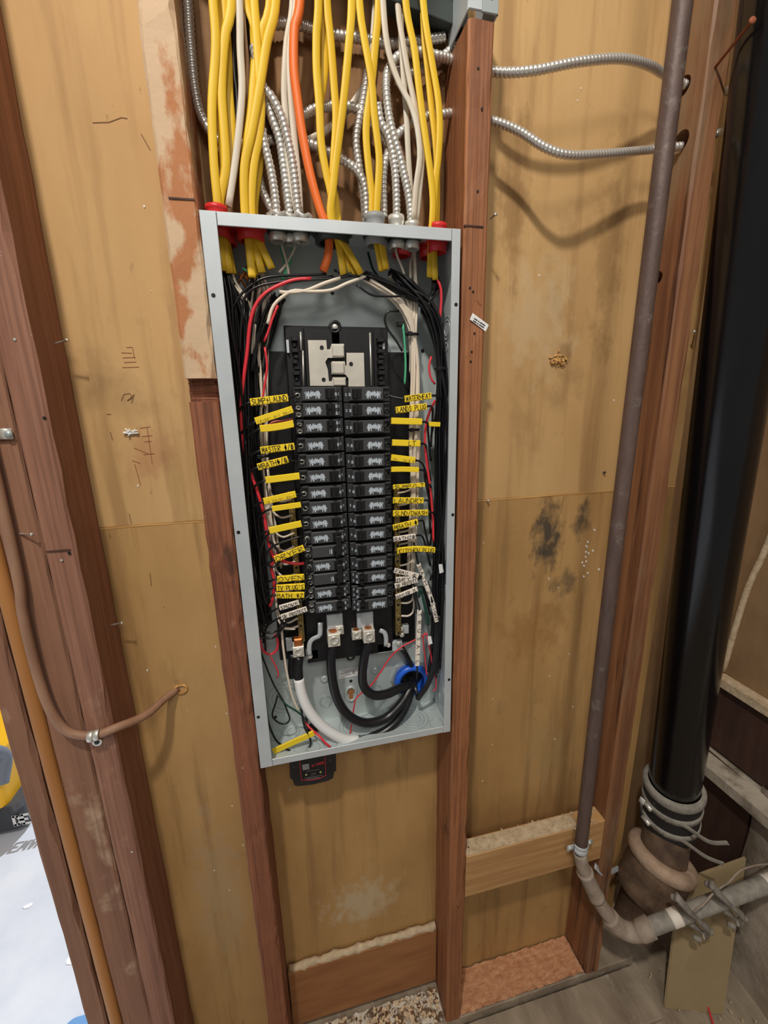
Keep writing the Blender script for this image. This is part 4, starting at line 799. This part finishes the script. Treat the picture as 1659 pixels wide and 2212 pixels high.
# steel channel and stud bracket at the top
ch = empty('steel_channel', (.22, -.03, .27), 'dark steel channel crossing behind the cables at the top', 'channel')
c0, c1 = at(820, 8, -.045), at(1003, 78, -.02)
for dz, hh, yy, nm_ in ((0, .0008, .0, 'lower_flange'), (.034, .0008, .0, 'upper_flange'), (.017, .017, -.012, 'web')):
    b = B(); o_ = V((0, yy, dz)); e_ = V((0, .0125 if 'fl' in nm_ else .0008, 0)); u_ = V((0, 0, hh)); 
    b.prism([c0+o_-e_-u_, c0+o_+e_-u_, c0+o_+e_+u_, c0+o_-e_+u_], c1-c0); b.make(nm_, 'dark_steel', ch)
B().box(0, .37, -.088, -.0, .36, .45).make('shade_block', 'wood_dark', label='unseen dark block added above the cables for shade', cat='board')  # out of view, added to cast shade on the wall behind the cables
br = empty('stud_bracket', (.393, SF, .262), 'galvanised bracket wrapped around the top of the right panel stud', 'bracket')
B().box(.371, .391, -.094, -.0915, .264, .34, c=.0008).make('plate', 'galv', br); B().box(.3915, .4155, -.0925, -.090, .264, .34, c=.0008).make('plate', 'galv_edge', br)
B().box(.4135, .4155, -.0915, -.02, .264, .34).make('wing', 'galv', br); B().box(.3705, .3725, -.0915, -.02, .264, .34).make('wing', 'galv', br)
for x, z in ((.3835, .280), (.4045, .281), (.3835, .315), (.4045, .315)):
    b = B(); b.disc((x, -.0942 if x < .39 else -.0927, z), (0, -1, 0), .0028, .0004, 12); b.make('nail_hole', 'black_base', br)
# ------------------------------------------------------------------ surge protector under the panel
sp = empty('surge_protector', at(670, 1690, -.03), 'black surge protector mounted under the bottom of the panel', 'surge protector')
Yf = -.055
def spx(x, y, Y=Yf): return at(600+x/10.37, 1600+y/10.37, Y)
out = [(250, 300), (275, 830), (345, 890), (365, 990), (430, 1020), (800, 980), (1120, 900), (1240, 840), (1265, 700), (1310, 670), (1300, 150)]
b = B(); b.prism([spx(x, y) for x, y in out], (0, .045, 0)); b.make('housing', 'black_plastic', sp)
b = B(); fp = [(495, 430), (530, 885), (720, 885), (920, 850), (1080, 775), (1050, 330)]; b.prism([spx(x, y, Yf-.001) for x, y in fp], (0, .001, 0)); f_ = b.make('face_plate', 'black_base', sp)
b = B(); b.tube([spx(x, y, Yf-.0012) for x, y in fp], .0006, 5, 0); b.make('red_border', 'red_print', f_)
b = B(); b.prism([spx(545, 540, Yf-.0013), spx(560, 665, Yf-.0013), spx(708, 640, Yf-.0013), spx(698, 518, Yf-.0013)], (0, .0003, 0)); b.make('code_patch', 'grey_print', f_)
b = B(); a_, c_ = spx(765, 590, Yf-.0013), spx(1040, 510, Yf-.0013); dd = (c_-a_); lettering(b, 'AC POWER', a_, dd, dd.cross(V((0, -1, 0)))*-1 if dd.cross(V((0, -1, 0))).z < 0 else dd.cross(V((0, -1, 0))), (0, -1, 0), dd.length, .0055, .0011, .05); b.make('red_lettering', 'red_print', f_)
b = B()
for y0, y1, x0, x1 in ((690, 640, 640, 940), (745, 715, 740, 860), (775, 745, 745, 860), (840, 770, 600, 1000), (865, 815, 650, 940)):
    b.tube([spx(x0, y0, Yf-.0013), spx(x1, y1, Yf-.0013)], .0004, 4, 0)
b.make('fine_print', 'grey_print', f_)
for x, y in ((637, 757), (958, 697)):
    b = B(); b.disc(spx(x, y, Yf-.001), (0, -1, 0), .002, .0012, 14); b.make('indicator_light', 'led', f_)
for x, y in ((375, 590), (1185, 440)):
    b = B(); b.lathe([(.003, 0), (.0025, .0012), (.0001, .0012)], spx(x, y, Yf), (0, -1, 0), 14); b.make('screw', 'dark_steel', sp)
# sticker on stud
b = B(); q = [at(x, y, SF-.0015) for x, y in ((1021, 676), (1015, 690), (1049, 716), (1056, 702))]; b.prism(q, (0, .0006, 0)); so = b.make('stud_sticker', 'sticker', label='small white printed sticker on the right panel stud', cat='sticker')
b = B(); a_, c_ = at(1023, 690, SF-.0021), at(1047, 706, SF-.0021); dd = c_-a_; uu = dd.cross(V((0, -1, 0))); uu = -uu if uu.z < 0 else uu

for o_ in (.0020, -.0016):
    for f0, f1 in ((0, .3), (.36, .48), (.54, .98)): b.tube([a_+dd*f0+uu.normalized()*o_, a_+dd*f1+uu.normalized()*o_], .0006, 4, 0)
b.make('print', 'ink', so)
# ------------------------------------------------------------------ pipes on the right
rp = empty('iron_pipe', at(1250, 1840, -.104), 'old brown iron pipe standing in front of the weathered stud', 'pipe')
b = B(); b.tube([V((.6965, -.106, -1.30)), V((.694, -.106, -.6)), V((.697, -.106, 0)), V((.6985, -.106, .35)), V((.699, -.106, ZT))], .0140, 16, .06); b.make('riser', 'iron_pipe', rp)
EL = px([(1252, 1842, -.108), (1262, 1880, -.112), (1290, 1940, -.122), (1312, 1974, -.132), (1340, 2004, -.145), (1372, 2014, -.16), (1410, 2000, -.172), (1520, 1958, -.19), (1659, 1908, -.205), (1760, 1872, -.215)])
F = resample(EL, .006); nF = len(F)
def seg(f0, f1, r, nm_, m_, prof=None):
    b = B(); b.tube(F[int(f0*nF):int(f1*nF)+1], r, 16, 0, prof=prof); return b.make(nm_, m_, rp)
kA = lambda x: min(range(nF), key=lambda i: (F[i]-at(*x)).length)/nF
fe = kA((1290, 1940, -.122)); fm = kA((1320, 1984, -.137)); fx = kA((1405, 2002, -.171))
seg(0, fe*.45, .0150, 'nipple', 'dusty_pipe'); seg(fe*.42, fe*1.0, .0175, 'coupling', 'dusty_pipe', lambda L, a, t: 1+.10*(t < .12 or t > .88)); seg(fe, fm, .0160, 'nipple', 'dusty_pipe')
seg(fm*.98, fx, .0205, 'elbow', 'dusty_pipe', lambda L, a, t: 1+.14*(t > .72)); seg(fx*.98, .999, .0185, 'horizontal_run', 'grey_pipe')
k1 = kA((1448, 1986, -.178)); seg(k1, k1+.035, .0192, 'tape_band', 'white_tag')
k1 = kA((1652, 1911, -.204)); seg(k1, min(k1+.05, .995), .0192, 'tape_band', 'white_tag')
for (x, y), lb in (((1486, 1971), 'left'), ((1560, 1943), 'right')):
    i = int(kA((x, y, -.187))*nF); c = F[i]; tdir = (F[i+1]-F[i-1]).normalized(); e = empty('ground_clamp', c, f'{lb} dusty ground clamp on the horizontal pipe', 'clamp')
    def cpx(dx, dy, Yo): return at(x+dx, y+dy, c.y+Yo)
    for nm_, q0, q1, Yo in (('jaw', (-24, -34), (44, 36), -.024), ('jaw', (-4, 10), (40, 50), -.006)):
        b = B(); b.tube([cpx(*q0, Yo+.012), cpx(q0[0]*.5+q1[0]*.5-4, q0[1]*.5+q1[1]*.5, Yo), cpx(*q1, Yo+.012)], .0085, 8, .005, r2=.005, prof=lambda L, a, t: 1.15-.55*math.sin(t*math.pi)**2+.1*math.sin(L*600)); b.make(nm_, 'grey_pipe', e)
    for q0, Yo in (((-28, -32), .0), ((46, 40), .0), ((20, 56), .0)):
        b = B(); o_ = cpx(*q0, Yo); b.lathe([(.0001, -.009), (.006, -.008), (.0075, 0), (.006, .008), (.0001, .009)], o_, tdir+V((0, -.6, -.3)), 10); b.make('ear', 'grey_pipe', e)
    b = B(); b.disc(cpx(30, 40, 0), (.3, -.2, -1), .0032, .022, 8); b.make('bolt', 'zinc', e)
tubeobj('wire', [F[int(kA((1486, 1971, -.187))*nF)]+V((0, -.02, .012))]+px([(1500, 1968, -.215), (1518, 1955, -.215), (1540, 1930, -.21), (1560, 1915, -.21), (1575, 1905, -.2), (1600, 1880, -.19), (1640, 1868, -.18), (1690, 1866, -.18)]), .0022, 'dusty_pipe', 'dusty ground wire linking the two pipe clamps', 'wire')
# straps
def strap(c, ax, r, wdt, m, name, label, ears=True, side=V((1, 0, 0))):
    e = empty(name, c, label, 'strap'); ax = V(ax).normalized(); u = side; v = ax.cross(u).normalized()
    if v.y > 0: v = -v
    for off in (-wdt*.5, wdt*.5):
        b = B(); b.tube([c+ax*off+u*(r*math.cos(a*math.pi/12))+v*(r*math.sin(a*math.pi/12)) for a in range(13)], wdt*.5, 8, .003, r2=.0012, wide=ax); b.make('band', m, e)
    if ears:
        for s_ in (1, -1):
            b = B(); q = c+u*(r*s_)-v*.002; b.tube([q+u*(-.002*s_), q+u*.018*s_], wdt*.75, 8, 0, r2=.0014, wide=ax); ear = b.make('ear', m, e)
            b = B(); b.lathe([(.004, 0), (.003, .002), (.0001, .002)], q+u*.011*s_+v*.0012, v, 12); b.make('screw', 'zinc', ear)
    return e
strap(V((.6965, -.1045, at(1240, 1832, -.105).z)), (0, 0, 1), .0158, .012, 'galv', 'pipe_strap', 'two-hole metal strap clamping the iron pipe to the blocking board')
b = B(); b.tube(px([(1285, 1870, -.085), (1302, 1886, -.085), (1318, 1884, -.07), (1335, 1876, -.05)]), .007, 8, .005, r2=.0016); b.make('hanger_strap', 'galv', label='bent metal strap between the blocking board and the cast iron hub', cat='strap')
# black drain pipe with coupling and cast iron hub
def ax_(z): k = (.3-z)/1.4; return V((.8393+k*.1584, -.1466+k*.0871, z))
dp = empty('drain_pipe', ax_(-1.3), 'large black plastic drain pipe at the right', 'pipe')
b = B(); b.tube([ax_(1.2), ax_(-1.29)], .057, 40, .1); b.make('pipe', 'abs', dp)
d_ = (ax_(-1.3)-ax_(1.0)).normalized()
ct = ax_(-1.225); cp_ = empty('rubber_coupling', ax_(-1.38), 'black rubber coupling with steel bands under the drain pipe', 'coupling')
b = B(); b.lathe([(.058, 0), (.0655, 0), (.0675, .006), (.0675, .02), (.0655, .026), (.0655, .125), (.0675, .130), (.0675, .145), (.058, .145)], ct, d_, 40); b.make('sleeve', 'rubber', cp_)
b = B(); b.lathe([(.0585, -.002), (.0665, -.002), (.070, .004), (.070, .016), (.0672, .022)], ct, d_, 40); b.make('rim', 'grey_pipe', cp_)
for h, nm_ in ((.058, 'upper'), (.112, 'lower')):
    b = B(); b.lathe([(.0655, h-.009), (.0685, h-.008), (.0685, h+.008), (.0655, h+.009)], ct, d_, 40); bd = b.make('band', 'grey_pipe', cp_)
    c0 = ct+d_*h; q = (CAM-c0).normalized(); q = (q-d_*q.dot(d_)).normalized(); sd = d_.cross(q).normalized(); sd = sd if sd.x < 0 else -sd
    hp = c0+(q*.75+sd*.66).normalized()*.0715; tg_ = d_.cross((hp-c0).normalized())
    b = B(); b.tube([hp-tg_*.012, hp+tg_*.012], .006, 10, 0); b.make('worm_screw', 'zinc', bd)
    if nm_ == 'upper':
        b = B(); b.tube([hp-d_*.012+sd*.02, hp-d_*.010+sd*.008+q*.004], .011, 8, 0, r2=.0012, wide=d_); b.make('label_patch', 'sticker', cp_)
    e1 = c0+(q*.9-sd*.45).normalized()*.069; b = B(); b.tube([c0+(q*.98+sd*.1).normalized()*.070, e1, e1-sd*.05+q*.012, e1-sd*.085+q*.008-d_*(.02 if nm_ == 'upper' else .0)], .007, 8, .008, r2=.0012, wide=d_); b.make('strap_tail', 'grey_pipe', bd)
hb = empty('cast_iron_hub', ax_(-1.6), 'rusty cast iron hub under the rubber coupling', 'pipe hub')
n0 = ct+d_*.13; hc = at(1432, 1846, -.07)
b = B(); b.tube([n0, n0.lerp(hc, .5), hc, hc+(hc-n0).normalized()*.03], .055, 32, .02); b.make('neck', 'cast_iron', hb)
hd = (at(1385, 1935, -.075)-hc).normalized(); hd = (hd+V((-.05, -.05, -.3))).normalized()
b = B(); b.lathe([(.050, -.006), (.066, -.010), (.080, -.004), (.083, .008), (.080, .022), (.074, .026)], hc, hd, 40); b.make('lip', 'hub_dust', hb)
b = B(); b.lathe([(.074, .022), (.075, .05), (.073, .085), (.078, .095), (.079, .115), (.070, .122), (.055, .13), (.05, .22)], hc, hd, 40); b.make('bell', 'cast_iron', hb)
# leaning sheet and red stick
p0, p1 = atz(1437, 2178, -1.798), atz(1562, 2192, -1.798); p2, p3 = at(1612, 1856, -.125), at(1470, 1907, -.088)
b = B(); b.prism([p0, p1, p2, p3], (0, .006, .002)); b.make('fiberboard_sheet', 'sheet', label='tan fiberboard sheet leaning behind the horizontal pipe', cat='board')
b = B(); b.tube([atz(1505, 2105, -1.77), atz(1525, 2160, -1.785), atz(1545, 2230, -1.79), atz(1560, 2290, -1.79)], .003, 6, .01, prof=lambda L, a, t: .35+.9*t); b.make('red_cord', 'red_wire', label='thin red cord on the dirt in front of the leaning sheet', cat='cord')
b = B(); rg = random.Random(77)
for i in range(420):
    x, y = rg.uniform(.40, 1.2), rg.uniform(-.75, -.1); s_ = rg.uniform(.0015, .006); a = rg.uniform(0, 6.3)
    q = [(x+s_*math.cos(a+k*1.57)*(.4 if k % 2 else 1), y+s_*math.sin(a+k*1.57)*(.4 if k % 2 else 1), -1.797) for k in range(4)]
    b.prism(q, (rg.uniform(-.001, .001), 0, rg.uniform(.004, .009)))
b.make('floor_crumbs', 'dust', label='pale crumbs scattered over the dusty ground at right', cat='crumbs', kind='stuff')
# nails
def nail(p, d, L_, r, m, label, head=2.2):
    b = B(); d = V(d).normalized(); b.lathe([(.0001, -.004), (r, 0), (r, L_), (r*head, L_), (r*head, L_+r), (.0001, L_+r)], p, d, 10); return b.make('nail', m, label=label, cat='nail')
na = at(1545, 145, -.089); nb_ = at(1624, 46, -.155)
nail(na, nb_-na, (nb_-na).length, .0022, 'rust', 'long rusty nail sticking out of the weathered stud near the top')
for x, y, Y, d, L_, lb in ((1060, 472, -.05, (.2, -1, .1), .012, 'small nail tip right of the panel stud at the top'), (1052, 1080, -.0, (0, -1, -.1), .006, 'pale nail head at the plywood seam in the right bay'), (1303, 1020, 0, (0, -1, 0), .004, 'dark nail head on the plywood near the iron pipe'), (118, 742, -.05, (1, -.3, .2), .02, 'nail sticking out of the dark side of the doorway stud'),
    (240, 1350, -.05, (1, -.3, .2), .02, 'nail in the side of the doorway stud lower down'), (45, 1153, -.088, (1, -.5, 0), .02, 'thin nail on the plain door post'), (1500, 724, 0, (-.7, -.6, .1), .03, 'pale nail between weathered stud and black pipe')):
    p = at(x, y, Y) if not (x in (118, 240)) else atx(x, y, -.223)
    nail(p, d, L_, .0012, 'zinc' if x != 1303 else 'dark_steel', lb)
def marks(ob, pts, r, m_='black_base', nm_='nail_hole', Y=SF):
    for x, y in pts:
        b = B(); b.disc(at(x, y, Y-.0006), (0, -1, 0), r, .0005, 10); b.make(nm_, m_, ob)
studs = {round(o.location.x, 2): o for o in bpy.data.objects if o.name.startswith('wall_stud') and o.parent is None}
sr_ = studs[.39]; sd_ = studs[-.24]
marks(sr_, [(1033, 148), (1041, 235), (1032, 413), (1015, 622), (1022, 630), (1025, 720), (1019, 760), (1017, 781), (1012, 1830), (990, 1960)], .0017)
marks(sd_, [(96, 903), (150, 1195)], .0022); marks(sd_, [(32, 733), (133, 1210), (285, 1840)], .0018, 'zinc', 'nail_head')
for ob, a_, c_ in ((sr_, (1003, 487), (1044, 489)), (ls, (364, 427), (421, 431)), (sd_, (100, 1190), (152, 1189))):
    p_, q_ = at(*a_, SF-.0004), at(*c_, SF-.0004); B().box(p_.x, q_.x, SF-.0009, SF+.002, (p_.z+q_.z)/2-.0013, (p_.z+q_.z)/2+.0008).make('saw_cut', 'wood_dark', ob)
# putty lump, plywood scars
b = B(); rg = random.Random(4); c = at(1203, 779, 0)

for k in range(26):
    q = c+V((rg.gauss(0, .007), 0, rg.gauss(0, .0045))); s_ = rg.uniform(.002, .006); a_ = rg.uniform(0, 6)
    b.prism([q+V((s_*math.cos(a_+n*1.57)*(1 if n % 2 else .5), -.0003, s_*math.sin(a_+n*1.57)*(1 if n % 2 else .5))) for n in range(4)], (rg.uniform(-.002, .002), -rg.uniform(.002, .006), rg.uniform(-.002, .003)))
b.make('putty_lump', 'plywood_edge', label='small lump of torn wood on the plywood of the right bay', cat='lump')
def strokes(lines, w_, m_, name, lab=None, Y=-.0004):
    b = B()
    for ln in lines:
        P = [at(x, y, Y) for x, y in ln]
        for a, c in zip(P, P[1:]):
            tt = (c-a).normalized(); q = V((0, -1, 0)).cross(tt)*w_/2; b.add([a-q, c-q, c+q, a+q], [(0, 1, 2, 3)])
    return b.make(name, m_, wall, label=lab)
strokes([[(273, 751), (286, 750), (291, 775)], [(262, 762), (285, 763)], [(265, 773), (292, 772)], [(268, 783), (294, 782)], [(264, 794), (300, 793)], [(302, 925), (325, 922)], [(318, 925), (329, 1003)], [(306, 943), (328, 941)], [(312, 955), (327, 953)], [(310, 982), (334, 980)], [(291, 1003), (304, 1049)], [(285, 995), (303, 1001)], [(290, 968), (322, 981)]], .0009, 'rust', 'crayon_mark', 'reddish crayon marks')
strokes([[(262, 866), (268, 852), (280, 850), (286, 860), (275, 866), (290, 852), (284, 871)], [(230, 895), (240, 895)], [(238, 933), (243, 951)], [(279, 1110), (284, 1132)], [(324, 1238), (327, 1266)], [(200, 265), (235, 264), (262, 254), (275, 256)], [(305, 290), (325, 325)], [(1218, 1072), (1212, 1110)]], .0011, 'chip_dark', 'pencil_mark', 'dark pencil marks and scratches')
b = B(); rg = random.Random(21)
for i in range(34):
    x = rg.choice([rg.uniform(-.2, -.06), rg.uniform(.02, .35), rg.uniform(.43, .76), rg.uniform(.43, .76)]); z = rg.uniform(-1.5, .3); s_ = rg.uniform(.0006, .0015)
    if 0 < x < .37 and z > -1.0: continue
    b.prism([(x-s_, 0, z), (x, 0, z-s_*2), (x+s_, 0, z), (x, 0, z+s_*1.4)], (0, -.0012, 0))
for k in range(14):
    p = at(1270+rg.gauss(0, 12), 1195+rg.gauss(0, 22), 0); s_ = .0022; b.prism([p+V((-s_, 0, 0)), p+V((0, 0, -s_*1.6)), p+V((s_, 0, 0)), p+V((0, 0, s_))], (0, -.0015, 0))
b.make('plaster_specks', 'sticker', wall, kind='stuff')
b = B(); c = at(285, 935, 0)
for k in range(9): b.tube([c+V((rg.uniform(-.006, .006), -.002, rg.uniform(-.004, .004))), c+V((rg.uniform(-.012, .012), -.004, rg.uniform(-.008, .008)))], .0012, 5, 0)
b.make('cobweb', 'white_tape', label='white cobweb tuft on the plywood left of the panel', cat='cobweb', kind='stuff')
# ------------------------------------------------------------------ door side: bent conduit with straps
cq = empty('bent_conduit', at(205, 1590, -.1), 'thin brown conduit bent sideways across the door post into the plywood', 'conduit')
PC = [V((-.292, -.098, ZT)), V((-.292, -.098, .2))]+px([(18, 1150, -.098), (50, 1330, -.098), (85, 1470, -.098), (115, 1545, -.1), (150, 1582, -.1), (205, 1588, -.1), (255, 1570, -.093), (315, 1545, -.06), (355, 1510, -.02), (384, 1488, .004)])
b = B(); b.tube(PC, .0068, 12, .01); b.make('tube', 'brown_conduit', cq)
c = at(384, 1489, 0); b = B(); b.tube([c+V((.006+.010*math.cos(k*.5236), -.001, .009*math.sin(k*.5236))) for k in range(12)], .0024, 6, .003, closed=True); b.make('hole_rim', 'plywood_edge', cq)
c = at(204, 1588, -.1); strap(c, (1, 0, .12), .0084, .009, 'zinc', 'conduit_strap', 'bright strap holding the bent conduit on the door post', ears=False, side=V((0, 0, 1)))
b = B(); q = at(210, 1602, -.091); b.disc(q, (0, -1, 0), .0075, .0015, 16); oo = b.make('strap_tab', 'zinc', label='round screw tab under the bright conduit strap', cat='strap')
b = B(); b.lathe([(.004, 0), (.003, .002), (.0001, .002)], q+V((0, -.0015, 0)), (0, -1, 0), 12); b.make('screw', 'dark_steel', oo)
p0, p1 = at(-12, 938, -.0905), at(27, 937, -.0905); b = B(); b.tube([p0, p1], .0075, 10, 0, r2=.0012, wide=(0, 0, 1)); oo = b.make('conduit_strap', 'zinc', label='zinc strap end at the left edge of the photo', cat='strap')
b = B(); b.lathe([(.005, 0), (.0035, .0025), (.0001, .0025)], at(18, 938, -.092), (0, -1, 0), 14); b.make('screw', 'galv_edge', oo)
# ------------------------------------------------------------------ garage beyond the doorway
rg = random.Random(8); b = B()
for i in range(60):
    x, y = rg.uniform(-1.6, -.5), rg.uniform(.1, 1.6); s_ = rg.uniform(.005, .03)
    b.prism([(x+s_*rg.uniform(.4, 1)*math.cos(k*1.05), y+s_*rg.uniform(.2, .6)*math.sin(k*1.05), -1.7995) for k in range(6)], (0, 0, .001))
b.make('paint_flecks', 'paint_white', label='white paint flecks on the bright floor beyond the doorway', cat='paint', kind='stuff')
vc = empty('shop_vacuum', (-1.24, .95, -1.8), 'yellow and grey tool machine on the bright floor beyond the doorway', 'vacuum')
def rbox(b, x0, x1, y0, y1, z0, z1, r=.03, n=5):
    o = []
    for cx, cy, a0 in ((x1-r, y1-r, 0), (x0+r, y1-r, 90), (x0+r, y0+r, 180), (x1-r, y0+r, 270)):
        o += [(cx+r*math.cos(math.radians(a0+90*k/n)), cy+r*math.sin(math.radians(a0+90*k/n)), 0) for k in range(n+1)]
    vs = [(x, y, z0) for x, y, _ in o]+[(x, y, z1-r*.5) for x, y, _ in o]+[((x-(x0+x1)/2)*.93+(x0+x1)/2, (y-(y0+y1)/2)*.93+(y0+y1)/2, z1) for x, y, _ in o]; m = len(o)
    b.add(vs, [tuple(range(m-1, -1, -1)), tuple(range(2*m, 3*m))]+[(j*m+i, j*m+(i+1) % m, (j+1)*m+(i+1) % m, (j+1)*m+i) for j in range(2) for i in range(m)]); return b
rbox(B(), -1.42, -.985, .78, 1.2, -1.775, -1.68).make('base', 'vac_dark', vc)
rbox(B(), -1.41, -1.035, .79, 1.19, -1.68, -1.46).make('body', 'vac_yellow', vc)
b = B(); b.tube([(-1.10, .80, -1.46), (-1.07, .76, -1.41), (-1.03, .79, -1.43), (-1.03, .84, -1.5), (-1.035, .80, -1.58)], .024, 12, .02); b.make('hose', 'vac_grey', vc)
b = B(); lettering(b, 'DEWALT', (at(27, 1762, .7785).x, .7785, -1.755), (1, 0, 0), (0, 0, 1), (0, -1, 0), .16, .04, .010, 0); b.make('lettering', 'white_tape', vc)
for x, y in ((-1.38, .82), (-1.06, .82), (-1.38, 1.16), (-1.06, 1.16)):
    b = B(); b.disc((x-.015, y, -1.78), (1, 0, 0), .02, .03, 14); b.make('caster', 'vac_dark', vc)
bx = B(); rbox(bx, -.58, -.485, .05, .15, -1.8, -1.77, .03); bx.make('blue_lid', 'blue_bin', label='pale blue plastic lid low beside the jamb at the bottom', cat='lid')
